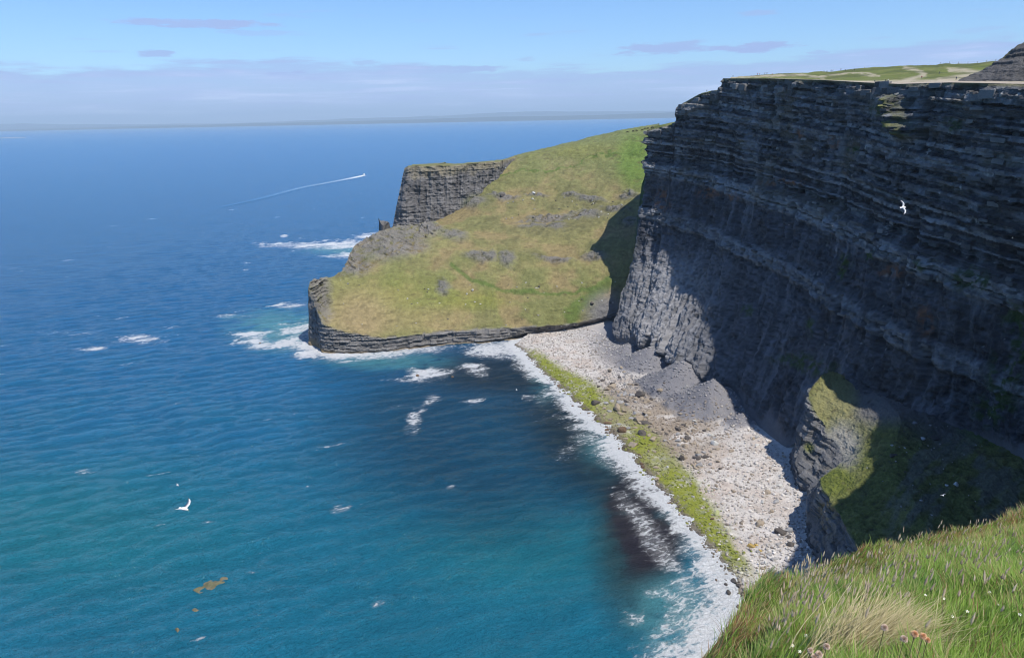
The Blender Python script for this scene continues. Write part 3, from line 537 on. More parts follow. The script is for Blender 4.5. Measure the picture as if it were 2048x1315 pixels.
# surf round the foot of the headland
foot_px = [(600, 690), (617, 691), (636, 699), (656, 710), (760, 708), (870, 695), (960, 689), (1040, 683)]
fd, _, fr = poly_dist(X, Y*1.0, foot_px); foam = np.maximum(foam, (1-sstep(-4, 26, fd*(1+.5*n4)))*np.interp(fr*7, [0, 1, 3, 5, 5.6, 7], [1., 1.1, 1.1, .75, .25, .2]))
foam = np.maximum(foam, .85*blob(X+18*n4, Y+4*n4, 985, 700, 60, 18, .7))
for (x, y, rx, ry, a) in [(580, 688, 75, 9, 1.), (600, 660, 36, 16, .72), (505, 668, 34, 7, .85), (520, 690, 26, 5, .8), (510, 682, 20, 4, .9), (575, 611, 26, 4.2, 1.1), (590, 600, 16, 2, .5), (630, 706, 34, 9, .95), (285, 678, 34, 7, .8), (196, 697, 17, 4, 1.1), (170, 699, 26, 2, .7), (690, 489, 75, 7.5, 1.05), (600, 490, 58, 5, .95), (560, 489, 30, 2.5, .8), (523, 490, 7, 4, 1.2), (568, 472, 6, 2.2, 1.1), (738, 472, 26, 5, 1.1), (690, 510, 34, 4.5, .95), (650, 512, 18, 2, .7), (490, 525, 16, 2, .6), (490, 540, 10, 1.6, .5), (470, 632, 34, 3, .6),
    (850, 748, 40, 8, .85), (828, 760, 46, 5, .7), (945, 736, 22, 7, .85), (960, 748, 14, 6, .75), (860, 800, 15, 7, .85), (830, 840, 12, 20, .7), (845, 815, 10, 10, .6), (815, 855, 12, 9, .55), (945, 800, 24, 4, .6), (1060, 795, 28, 5, .6), (680, 1017, 20, 7, .62), (900, 975, 8, 5, .7), (755, 1208, 14, 8, .62), (175, 943, 18, 4, .62), (515, 1105, 18, 5, .45), (420, 1043, 14, 3, .7), (1130, 820, 45, 26, .5), (1180, 850, 34, 40, .55), (1150, 900, 40, 30, .36), (500, 1145, 14, 3, .5), (150, 665, 50, 4, .45), (800, 815, 40, 10, .3), (700, 723, 20, 3, .6), (1330, 995, 20, 14, .6)]:
    tail_ = (X-x)*.0; foam = np.maximum(foam, min(a, .88)*blob(X+.7*rx*n4+.5*rx*n, Y+.9*ry*n4+.25*(X-x)*ry/rx, x, y, rx*1.3, ry*1.35, .95)*(.72+.5*sstep(-.3, .4, n6+.5*n4)))
# scattered whitecaps on the open water
caps = sstep(.60, .70, n6+.25*n)*sstep(900, 700, X)*sstep(40, 60, p[:, 1]); foam = np.maximum(foam, caps*.55*sstep(300, 420, Y))
m_sea, t_, b_ = new_mat('sea_water')
vc = t_.node('ShaderNodeVertexColor', layer_name='Col').outputs[0]; fa = t_.node('ShaderNodeAttribute', attribute_name='foam').outputs['Fac']; pos = t_.node('ShaderNodeNewGeometry').outputs['Position']
rm = t_.node('ShaderNodeMapping', vector_type='TEXTURE'); t_.l.new(pos, rm.inputs[0]); rm.inputs['Rotation'].default_value = (0, 0, WANG); wv = rm.outputs[0]
big = t_.noise(t_.mapping(wv, (.07, .15, .1)), 1, 5, .6, .8); med = t_.noise(t_.mapping(wv, (.28, .60, .4)), 1, 5, .65, .8); fin = t_.noise(t_.mapping(wv, (1.1, 2.0, 1)), 1, 3, .6)
hug = t_.noise(t_.mapping(wv, (.012, .035, .1)), 1, 4, .6, .6); b0 = t_.node('ShaderNodeBump', ins={'Strength': 1., 'Distance': 5., 'Height': hug}); b1 = t_.node('ShaderNodeBump', ins={'Strength': 1., 'Distance': 3.2, 'Height': big, 'Normal': b0.outputs[0]}); b2 = t_.node('ShaderNodeBump', ins={'Strength': 1., 'Distance': 3.4, 'Height': med, 'Normal': b1.outputs[0]}); b3 = t_.node('ShaderNodeBump', ins={'Strength': 1., 'Distance': 1.3, 'Height': fin, 'Normal': b2.outputs[0]})
lace = t_.noise(t_.mapping(wv, (.13, .30, .2)), 1, 9, .70, 1.4); vor = t_.node('ShaderNodeTexVoronoi', feature='DISTANCE_TO_EDGE', ins={'Scale': 1.}); 
wvd = t_.node('ShaderNodeVectorMath', operation='ADD'); nz = t_.node('ShaderNodeTexNoise', ins={'Scale': .35, 'Detail': 3.}); t_.l.new(wv, nz.inputs[0]); sc2 = t_.node('ShaderNodeVectorMath', operation='SCALE'); t_.l.new(nz.outputs[1], sc2.inputs[0]); sc2.inputs['Scale'].default_value = 3.5
t_.l.new(wv, wvd.inputs[0]); t_.l.new(sc2.outputs[0], wvd.inputs[1]); t_.l.new(t_.mapping(wvd.outputs[0], (.22, .34, .2)), vor.inputs['Vector'])
web = t_.math('SUBTRACT', 1., t_.math('MULTIPLY', vor.outputs[0], 3.2), clamp=True)
pat = t_.math('ADD', t_.math('MULTIPLY', lace, .88), t_.math('MULTIPLY', web, .12))
fm = t_.remap(t_.math('ADD', fa, t_.math('MULTIPLY', t_.math('SUBTRACT', pat, .46), 1.9)), .52, .98); fm = t_.math('MULTIPLY', fm, t_.remap(fa, .08, .3))
thin = t_.math('MULTIPLY', t_.remap(t_.math('ADD', fa, t_.math('SUBTRACT', lace, .5)), .25, .8), .30)
fmx = t_.math('MAXIMUM', fm, t_.math('MULTIPLY', thin, t_.remap(fa, .08, .3)))
fl = t_.math('ADD', .8, t_.math('MULTIPLY', t_.noise(pos, .8, 4), .4)); flc = t_.node('ShaderNodeCombineColor'); [t_.l.new(fl, flc.inputs[i]) for i in range(3)]
vv_ = t_.math('ADD', .78, t_.math('MULTIPLY', t_.noise(t_.mapping(wv, (.02, .06, .1)), 1, 4), .44)); vvc = t_.node('ShaderNodeCombineColor'); [t_.l.new(vv_, vvc.inputs[i]) for i in range(3)]
t_.l.new(t_.mix(fmx, t_.mix(1., vc, vvc.outputs[0], 'MULTIPLY'), t_.mix(1., (.74, .76, .77), flc.outputs[0], 'MULTIPLY')), b_.inputs['Base Color'])
dl = t_.node('ShaderNodeVectorMath', operation='LENGTH'); t_.l.new(pos, dl.inputs[0]); chop = t_.remap(dl.outputs['Value'], 350., 1800., .05, .22)      # open water is choppier than the bay
t_.l.new(t_.math('ADD', chop, t_.math('MULTIPLY', fmx, .6)), b_.inputs['Roughness']); b_.inputs['IOR'].default_value = 1.33; b_.inputs['Specular IOR Level'].default_value = .45; t_.l.new(b3.outputs[0], b_.inputs['Normal'])
grid_obj('sea', p.reshape(len(ys), len(xs), 3), c, m_sea, smooth=True, attrs={'foam': foam})

# ------------------------------------------------------------------ haze over the water
bm = bmesh.new(); bmesh.ops.create_cube(bm, size=1); bmesh.ops.transform(bm, matrix=Matrix.Translation((0, 32000, 598))@Matrix.Diagonal((190000, 150000, 1210, 1)), verts=bm.verts)
hz = bpy.data.meshes.new('haze'); bm.to_mesh(hz); bm.free(); m_h = bpy.data.materials.new('haze'); m_h.use_nodes = True; ht = NT(m_h.node_tree); ht.n.clear()
pv = ht.node('ShaderNodeVolumePrincipled', ins={'Color': (.66, .85, 1.), 'Density': 2.8e-5, 'Anisotropy': 0.}); ho = ht.node('ShaderNodeOutputMaterial'); ht.l.new(pv.outputs[0], ho.inputs['Volume']); hz.materials.append(m_h)
link('haze', hz, kind='stuff', label='thin blue sea haze over the whole bay')

# ------------------------------------------------------------------ the turf slope the picture is taken from
fg_edge = [(1480, 1390, 3.5), (1512, 1345, 3.8), (1552, 1262, 4.7), (1568, 1212, 5.4), (1582, 1192, 5.9), (1622, 1198, 6.2), (1668, 1190, 6.6), (1712, 1158, 7.3), (1780, 1126, 8.0), (1850, 1110, 8.6), (1950, 1086, 9.5), (2048, 1060, 10.4), (2160, 1020, 11.2), (2400, 970, 12)]
near_x = np.linspace(1490, 2500, len(fg_edge)); fe = [P(*a) for a in fg_edge]; fn = [P(x, 1360, d) for x, d in zip(near_x, np.linspace(3.2, 2.3, len(fg_edge)))]
fn[0] = fe[0]+np.array([-.05, -.3, .1]); fn[1] = P(1535, 1385, 3.15)
fmid = [a*.5+b*.5+np.array([0, 0, .10]) for a, b in zip(fe, fn)]
fq = np.linspace(0, 1, len(fe)); r1 = [np.array([-.7+6*q, .7-.2*q, H-1.78]) for q in fq]; r0 = [np.array([-1.2+9*q, -2.6, H-1.68]) for q in fq]; rm1 = [np.array([-3+16*q, -9, H-3.5]) for q in fq]
rd = [a+np.array([-.25, .5, -.9]) for a in fe]; re2 = [a+np.array([-.6, 1.3, -9.]) for a in fe]
FGn = [6, 10, 26, 40, 40, 12, 10]; FG = loft([rm1, r0, r1, fn, fmid, fe, rd, re2], 150, FGn, None, True, True)
p = FG.reshape(-1, 3).copy(); p[:, 2] += .09*fbm(p/.8, 3, 401)+.04*fbm(p/.25, 3, 402)
c = np.empty((len(p), 3)); c[:] = (.075, .085, .022); c *= (1+.4*fbm(p/.12, 3, 403))[:, None]; FGG = p.reshape(FG.shape)
grid_obj('foreground_turf', FGG, c, M_turf, smooth=True)

# ================================================================== THINGS
view = bpy.context.view_layer; view.update()
ORG = Vector(EYE)
def hit(x, y, names):
    best = None
    for nme in names:
        for o in [q for q in COL.objects if q.name.split('.')[0] == nme]:
            ok, loc, nor, _ = o.ray_cast(ORG, Vector(ray(x, y)).normalized())
            if ok and (best is None or (loc-ORG).length < (best[0]-ORG).length): best = (loc.copy(), nor.copy())
    return best

# ------------------------------------------------------------------ rock shapes
def rock_verts(seed, sub=1, flat=.7, cuts=7, rough=.10):
    bm = bmesh.new(); bmesh.ops.create_icosphere(bm, subdivisions=sub, radius=1); rr = np.random.default_rng(seed)
    V = np.array([v.co[:] for v in bm.verts]); Fc = np.array([[v.index for v in f.verts] for f in bm.faces]); bm.free()
    for _ in range(cuts):
        n_ = rr.normal(size=3); n_ /= np.linalg.norm(n_); d_ = rr.uniform(.45, .85); e = V@n_-d_; V = V-np.outer(np.maximum(e, 0), n_)
    V = V*(1+rough*rr.normal(size=(len(V), 1)))*np.array([1, rr.uniform(.65, 1), flat*rr.uniform(.75, 1.1)]); V[:, 2] -= V[:, 2].min()*.72
    return V, Fc
STONE_C = {'tan': (.27, .225, .17), 'grey': (.26, .255, .25), 'dark': (.085, .075, .068), 'weed': (.17, .185, .035), 'pale': (.46, .45, .42), 'ochre': (.38, .27, .09), 'wet': (.13, .085, .055), 'sage': (.30, .32, .16)}
ROCKS = {}
def rock_mesh(colour, k):
    key = (colour, k)
    if key not in ROCKS:
        V, Fc = rock_verts(500+k, 2, .72, 9, .05); n_ = fbm(V*1.6+k, 3, k); c_ = np.empty((len(V), 3)); c_[:] = STONE_C[colour]; c_ *= (1+.3*n_)[:, None]
        if colour == 'weed': c_ = mixc(c_, (.11, .09, .06), sstep(.1, .4, n_))
        if colour == 'sage': c_ = mixc(c_, (.16, .19, .04), sstep(.3, -.2, V[:, 2]))
        ROCKS[key] = mesh_from('boulder', V, Fc, c_, (M_stone,), smooth=False)
    return ROCKS[key]
def boulder(x, y, size_px, colour, label, group=None, on=('beach',), sink=.0, name='boulder', k=None, cat='boulder', squash=1., sea=False):
    h_ = hit(x, y, on)
    if sea or h_ is None:
        if not sea: return None
        loc = Vector(Zp(x, y, 0))
    else: loc = h_[0]
    d_ = (loc-ORG).dot(Vector(FW)); r_ = .5*size_px/F*d_
    o = link(name, rock_mesh(colour, random.randrange(9) if k is None else k), label=label, cat=cat, group=group)
    o.location = loc-Vector((0, 0, r_*(.22+sink))); o.scale = (r_*random.uniform(.9, 1.15), r_*random.uniform(.85, 1.1), r_*random.uniform(.8, 1.15)*squash)
    o.rotation_euler = (random.uniform(-.2, .2), random.uniform(-.2, .2), random.uniform(0, 6.28)); return o
# single boulders one can point at
for x, y, s_, col_, lab in [
    (1216, 846, 19, 'wet', 'brown boulder standing in the white surf, largest at the upper waterline'), (1246, 862, 24, 'wet', 'broad brown boulder at the foam edge below the weed band'),
    (1147, 814, 13, 'wet', 'round brown rock in the surf beside a splash of foam'), (1161, 807, 8, 'wet', 'small brown rock awash just above the round surf rock'),
    (1268, 890, 24, 'tan', 'wide tan boulder where the white surf meets the stones'), (1286, 935, 11, 'wet', 'brown rock alone in the white surf, upper of a loose pair'),
    (1278, 909, 8, 'wet', 'small brown rock in foam near the shore'), (1313, 958, 14, 'tan', 'tan rock in the foam, upper of two close together'), (1315, 968, 10, 'tan', 'tan rock in the foam, lower of two close together'),
    (1312, 935, 13, 'tan', 'tan rock at the edge of the surf beside the green weed'), (1345, 1103, 28, 'wet', 'large brown rock awash in the surf below the purple kelp bed'), (1352, 1140, 20, 'wet', 'reddish brown rock showing through the lower surf'),
    (1433, 1102, 12, 'tan', 'round brown boulder on the wet strand left of the weed'), (1434, 1027, 17, 'sage', 'large sage green boulder on the lower weed band'), (1446, 1066, 13, 'sage', 'pale green boulder below the larger sage one'),
    (1482, 1046, 11, 'tan', 'small tan boulder on white shingle, left of a flat one'), (1520, 1048, 22, 'tan', 'flat tan boulder alone on the white lower shingle'), (1502, 1092, 18, 'ochre', 'bright ochre boulder on the white lower shingle'),
    (1513, 1089, 11, 'ochre', 'ochre slab leaning on the bright ochre boulder'), (1520, 1101, 10, 'ochre', 'small ochre rock right of the bright ochre boulder'), (1535, 984, 19, 'tan', 'large tan boulder on the white shingle near the shadow line'),
    (1553, 1003, 17, 'grey', 'grey boulder at the edge of the shade on the shingle'), (1394, 916, 20, 'dark', 'dark brown boulder at the right of the weedy band'), (1365, 918, 22, 'dark', 'dark boulder half covered by green weed'), (1410, 914, 15, 'dark', 'small dark boulder right of a dark brown boulder'),
    (1290, 846, 24, 'dark', 'black shadowed boulder among tan rocks behind the weed'), (1320, 780, 13, 'tan', 'pale tan block alone on the grey scree'), (1430, 888, 18, 'pale', 'whitish block at the right of the tan boulder field'),
    (1582, 1090, 17, 'dark', 'smooth dark boulder in the shade under the spur'), (1558, 1065, 26, 'dark', 'long dark slab lying in the shade on the shingle'), (1580, 1060, 22, 'grey', 'upright grey slab in the shade by the rock foot'), (1578, 1074, 13, 'dark', 'small dark boulder between two shaded slabs'),
    (1515, 1168, 12, 'pale', 'pale upright stone in the shade just above the grass'), (1526, 1136, 13, 'tan', 'brown round stone in the shade above the grass edge')]:
    boulder(x, y, s_, col_, lab)
for x, y, s_, lab in [(1468, 1165, 16, 'black wet boulder in the last surf, uppermost of the dark ones'), (1452, 1170, 10, 'small black rock in foam left of the uppermost wet boulder'), (1478, 1172, 14, 'long black rock in the foam beside the shade'), (1457, 1185, 15, 'black rock in white foam, largest of the lower group'), (1488, 1185, 12, 'black rock at the shaded waterline'), (1476, 1213, 14, 'lone black rock in the shaded foam beside the grass'), (1451, 1160, 9, 'reddish rock at the foam edge, left of the black boulders'), (1432, 1160, 9, 'reddish rock awash farthest left in the lower foam'), (1480, 1232, 9, 'small black rock lowest in the shaded foam')]:
    boulder(x, y, s_, 'dark' if 'black' in lab else 'wet', lab, sea=True)
for x, y, s_, lab in [(835, 752, 10, 'largest dark rock awash in the foam patch of the inner bay'), (905, 754, 6, 'small dark rock awash right of the foam patch in the bay'), (1090, 742, 5, 'small rock awash close to the head of the beach'), (520, 686, 5, 'dark rock awash in the surf west of the headland'), (478, 680, 4, 'farthest left dark rock in the surf off the headland')]:
    boulder(x, y, s_, 'wet', lab, 'rocks awash off the headland', sea=True)
SCAT = []
def scatter(n_, px_fn, s_fn, cols, label, group, on=('beach',), **kw):
    for _ in range(n_):
        x, y = px_fn(); cc_ = random.choice(cols); cw = {'tan': 'tan', 'grey': 'grey', 'dark': 'dark brown', 'weed': 'green', 'wet': 'wet brown', 'pale': 'whitish'}[cc_]
        o = boulder(x, y, s_fn(), cc_, label.format(c=cw), group, on, **kw)
        if o is not None: SCAT.append((o, x, y, cw, on[0], group))
g = random.gauss
scatter(125, lambda: (lambda q: (1205+215*q+g(0, 25), 775+135*q+g(0, 25)))(random.random()), lambda: min(26, 8.5+random.expovariate(.24)), ['tan', 'tan', 'grey', 'tan', 'dark'], '{c} angular boulder in the boulder field behind the green weed', 'boulders behind the weed band')
scatter(45, lambda: (random.uniform(1300, 1590), random.uniform(840, 1030)), lambda: random.uniform(6, 13), ['tan', 'grey', 'pale'], 'loose {c} rock lying on the pale upper shingle', 'rocks on the shingle')
scatter(55, lambda: (lambda q: (1085+390*q+g(0, 7), 735+395*q+g(0, 7)))(random.random()), lambda: random.uniform(6, 11), ['weed', 'weed', 'weed', 'wet'], '{c} weedy stone in the green band along the waterline', 'weedy stones')
scatter(34, lambda: (lambda q: (1050+370*q-6+g(0, 6), 705+390*q+g(0, 6)))(random.random()), lambda: random.uniform(5, 9), ['wet', 'wet', 'tan'], 'small {c} rock at the lip of the surf', 'rocks at the lip of the surf')
scatter(40, lambda: (random.uniform(1505, 1625), random.uniform(1060, 1150)), lambda: random.uniform(6, 12), ['grey', 'grey', 'pale'], 'rounded {c} boulder in the shaded corner of the beach', 'shaded beach boulders')
scatter(34, lambda: (random.uniform(1180, 1440), random.uniform(680, 800)), lambda: random.uniform(5, 9), ['grey', 'dark', 'grey'], '{c} rock fallen on the scree under the cliff', 'rocks on the scree')
for x, y, s_, lab in [(1067, 387, 11, 'pale block perched high on the green headland slope'), (946, 580, 8, 'largest pale boulder low on the headland grass'), (934, 588, 7, 'pale boulder below the largest one on the headland'), (950, 604, 6, 'small pale boulder left of a twin on the headland'), (961, 608, 6, 'small pale boulder right of a twin on the headland'), (1183, 606, 10, 'brown boulder at the foot of the green runnel'), (1005, 392, 14, 'dark block where the bluff meets the slope')]:
    boulder(x, y, s_, 'pale' if 'pale' in lab else 'dark', lab, on=('headland',))
scatter(46, lambda: (random.choice([random.uniform(680, 960), random.uniform(1000, 1240)]), random.uniform(560, 655)), lambda: random.uniform(2.6, 5), ['pale', 'grey', 'dark'], 'small {c} stone dotted over the headland grass', 'stones on the headland grass', ('headland',), name='stone', cat='stone')
scatter(40, lambda: (random.uniform(1000, 1250), random.uniform(395, 440)), lambda: random.uniform(2.6, 5.5), ['pale', 'grey', 'dark'], 'small {c} stone among the headland scarps', 'stones among the scarps', ('headland',), name='stone', cat='stone')
for x, y, s_, col_, lab in [(1868, 874, 22, 'dark', 'large dark block with pale edge on the shaded ledge'), (1846, 877, 14, 'pale', 'pale slab beside the large dark block on the ledge'), (1787, 911, 18, 'dark', 'dark block with a pale corner low on the ledge'), (1784, 890, 7, 'pale', 'small white stone above the dark block on the ledge'), (1792, 922, 6, 'pale', 'small white stone under the dark block on the ledge'), (1912, 968, 17, 'pale', 'pale flat rock at the right of the ledge'), (1894, 970, 9, 'pale', 'pale stone left of the flat rock on the ledge'), (1842, 1000, 9, 'pale', 'lone pale stone near the bottom of the ledge'), (1873, 824, 8, 'grey', 'grey stone high on the ledge below the cliff'), (1829, 845, 13, 'grey', 'long grey stone on the upper ledge grass'), (1860, 850, 9, 'grey', 'grey stone near the top of the ledge scree')]:
    boulder(x, y, s_, col_, lab, on=('ledge',), squash=.8)
scatter(40, lambda: (random.uniform(1730, 1990), random.uniform(820, 1030)), lambda: random.uniform(2.5, 5.5), ['grey', 'pale', 'dark'], 'small {c} stone strewn over the shaded ledge', 'stones on the ledge', ('ledge',), name='stone', cat='stone')
# say which one it is: by its colour and where it lies from a boulder one can find
LM = {'beach': [('broad brown boulder at the foam edge', 1246, 862), ('black boulder among the tan rocks', 1290, 846), ('pale tan block on the scree', 1320, 780), ('whitish block', 1430, 888), ('dark boulder half in weed', 1365, 918), ('large tan boulder by the shadow line', 1535, 984), ('bright ochre boulder', 1502, 1092), ('flat tan boulder', 1520, 1048), ('large sage green boulder', 1434, 1027), ('round surf rock', 1147, 814), ('smooth dark shaded boulder', 1582, 1090), ('brown round stone above the grass', 1526, 1136)],
      'headland': [('largest pale headland boulder', 946, 580), ('brown boulder by the runnel', 1183, 606), ('pale block high on the slope', 1067, 387), ('dark block beside the bluff', 1005, 392)],
      'ledge': [('large dark ledge block', 1868, 874), ('low dark block with pale corner', 1787, 911), ('pale flat ledge rock', 1912, 968), ('lone pale ledge stone', 1842, 1000)]}
ORD = ['nearest', 'second nearest', 'third nearest', 'fourth nearest', 'fifth nearest', 'sixth nearest', 'seventh nearest', 'eighth nearest', 'ninth nearest', 'tenth nearest']+['%dth nearest' % k for k in range(11, 60)]
DIRS = ['right of', 'lower right of', 'below', 'lower left of', 'left of', 'upper left of', 'above', 'upper right of']; fam = {}
for (o, x, y, cw, on_, gr) in SCAT:
    q_ = proj(np.array(o.location)); x, y = float(q_[0]), float(q_[1]); nm_, lx, ly = min(LM[on_], key=lambda l: (l[1]-x)**2+(l[2]-y)**2); di = DIRS[int(round(math.atan2(y-ly, x-lx)/(math.pi/4))) % 8]
    fam.setdefault((cw, o['category'], di, nm_), []).append((math.hypot(x-lx, y-ly), o))
for (cw, ct_, di, nm_), lst in fam.items():
    for k, (_, o) in enumerate(sorted(lst, key=lambda a: a[0])): o['label'] = (ORD[k]+' ' if len(lst) > 1 else '')+'%s %s %s the %s' % (cw, ct_, di, nm_)
# pinnacle beyond the bluff
V, Fc = rock_verts(77, 3, 1.5, 10, .06); c_ = np.empty((len(V), 3)); c_[:] = (.13, .125, .12); c_ *= (1+.35*fbm(V*2, 3, 3))[:, None]
pn = link('rock_pinnacle', mesh_from('rock_pinnacle', V, Fc, c_, (M_cliff,)), label='dark rock pinnacle leaning out beside the sheer bluff', cat='rock'); q = P(768, 462, 822); pn.location = q-np.array([0, 0, 22]); pn.scale = (9, 10, 21)

# uncountable pebbles: one mesh of small facetted stones lying on the shingle
small_rocks = [rock_verts(900+k, 1, .6, 5, .06) for k in range(6)]
def pebble_field(name, GG, n_, vlo, vhi, smin, smax, cols, keep, label, matl=M_stone):
    nv, nu = GG.shape[:2]; fv = RNG.uniform(vlo, vhi, n_)*(nv-1); fu = RNG.uniform(0, 1, n_)*(nu-1); i = fv.astype(int).clip(0, nv-2); j = fu.astype(int).clip(0, nu-2); a = (fv-i)[:, None]; b = (fu-j)[:, None]
    pos_ = GG[i, j]*(1-a)*(1-b)+GG[i+1, j]*a*(1-b)+GG[i, j+1]*(1-a)*b+GG[i+1, j+1]*a*b
    X_, Y_ = proj(pos_); m = keep(X_, Y_, fv/(nv-1)); pos_ = pos_[m]; X_, Y_ = X_[m], Y_[m]; n_ = len(pos_); wv_ = (fv/(nv-1))[m]
    sz = smin*(smax/smin)**(RNG.uniform(0, 1, n_)**2.2); rot = RNG.uniform(0, 6.28, n_); ci = cols(pos_, X_, Y_, wv_)
    VV, FF, CC = [], [], []; off = 0
    for k, (V, Fc) in enumerate(small_rocks):
        s_ = np.arange(n_)[k::6]; ct, sn = np.cos(rot[s_])[:, None], np.sin(rot[s_])[:, None]
        vx = V[None, :, 0]*ct-V[None, :, 1]*sn; vy = V[None, :, 0]*sn+V[None, :, 1]*ct; vz = np.broadcast_to(V[None, :, 2], vx.shape)
        q_ = np.stack([vx, vy, vz], -1)*sz[s_][:, None, None]+pos_[s_][:, None]; VV.append(q_.reshape(-1, 3)); FF.append((Fc[None]+(np.arange(len(s_))*len(V))[:, None, None]+off).reshape(-1, 3)); off += q_.shape[0]*q_.shape[1]
        CC.append(np.repeat(ci[s_], len(V), 0))
    return link(name, mesh_from(name, np.concatenate(VV), np.concatenate(FF), np.concatenate(CC), (matl,)), kind='stuff', label=label)
def beach_cols(pos_, X_, Y_, w_):
    n_ = len(pos_); r_ = RNG.uniform(0, 1, (n_, 1)); c_ = lerp(np.array([.30, .275, .25]), np.array([.56, .53, .495]), r_)
    c_ = mixc(c_, (.24, .195, .15), np.clip(blob(X_, Y_, 1290, 850, 160, 100, .5)*.9+(RNG.uniform(0, 1, n_) < .16)*.8, 0, 1)); c_ = mixc(c_, (.21, .21, .22), blob(X_, Y_, 1330, 745, 130, 60, .5)*.9)
    gb = sstep(.09, .13, w_)*(1-sstep(.25, .33, w_+RNG.normal(0, .03, n_)+.05*sstep(900, 1100, Y_)+.05*sstep(760, 720, Y_)))*(1-blob(X_, Y_, 1235, 835, 45, 45, .6)*.6-blob(X_, Y_, 1320, 915, 45, 30, .6)*.3)*(1-sstep(1110, 1170, Y_))*sstep(690, 720, Y_)*(RNG.uniform(0, 1, n_) < .9); c_ = mixc(c_, (.175, .20, .03), gb*.95)
    c_ = mixc(c_, (.09, .075, .055), (1-sstep(.08, .14, w_))*.9); return np.clip(c_*RNG.uniform(.75, 1.2, (n_, 1)), 0, 1)
pebble_field('beach_pebbles', SOLIDS['beach'][0][0].reshape(GB.shape), 32000, .06, .90, .17, 1.1, beach_cols, lambda x, y, w: (x > 1000) & (x < 1720) & (y < 1330) & (y > 640), 'countless grey and white stones covering the shingle beach')

# ------------------------------------------------------------------ blocks of flagstone that stand out of the cliff, each one a piece of it
blk = []
for k in range(8):
    rr = np.random.default_rng(60+k); bm = bmesh.new(); bmesh.ops.create_cube(bm, size=1); bmesh.ops.bevel(bm, geom=bm.edges[:], offset=.06, segments=1, affect='EDGES')
    V = np.array([v.co[:] for v in bm.verts]); V += rr.normal(0, .035, V.shape)
    for v, q in zip(bm.verts, V): v.co = q
    bmesh.ops.triangulate(bm, faces=bm.faces[:]); Fc = np.array([[v.index for v in f.verts] for f in bm.faces]); bm.free(); tn = rr.uniform(.6, 1.35); c_ = np.tile(np.array([.165, .162, .158])*tn, (len(V), 1))*(1+.12*rr.normal(size=(len(V), 1)))
    blk.append(mesh_from('rock_block', V, Fc, c_, (M_cliff,)))
CG = SOLIDS['cliff'][0][0].reshape(NV, NU, 3); zsg = (CG[..., 2]+.105*(665-CG[..., 1])); Xg, Yg = proj(CG.reshape(-1, 3)); Xg = Xg.reshape(NV, NU); Yg = Yg.reshape(NV, NU); cnt = 0; tries = 0
while cnt < 260 and tries < 6000:
    tries += 1; j = random.randrange(20, NU-20); i = random.randrange(10, NV-3)
    if not (1285 < Xg[i, j] < 2060 and 150 < Yg[i, j] < 700): continue
    capd = TR[j, 2]-CG[i, j, 2]; z_ = zsg[i, j]
    if capd < 9: size = (random.uniform(4, 8), random.uniform(2, 3.6), random.uniform(2.2, 4.5))
    elif 141 < z_ < 152: size = (random.uniform(2.5, 6), random.uniform(1.8, 3), random.uniform(1.2, 2.4))
    elif 104 < z_ < 114: size = (random.uniform(2.5, 5), random.uniform(1.5, 2.6), random.uniform(1, 2))
    elif z_ > 152 and random.random() < .35: size = (random.uniform(2.5, 6.5), random.uniform(1.4, 2.4), random.uniform(.9, 2.2))
    else: continue
    o = link('rock_block', random.choice(blk), parent=cliff); o.location = Vector(CG[i, j])+Vector((*(ON[j]*.1), 0)); o.scale = size
    o.rotation_euler = (random.gauss(0, .03), random.gauss(0, .03)+.05, math.atan2(Tn[j, 1], Tn[j, 0])+random.gauss(0, .12)); cnt += 1

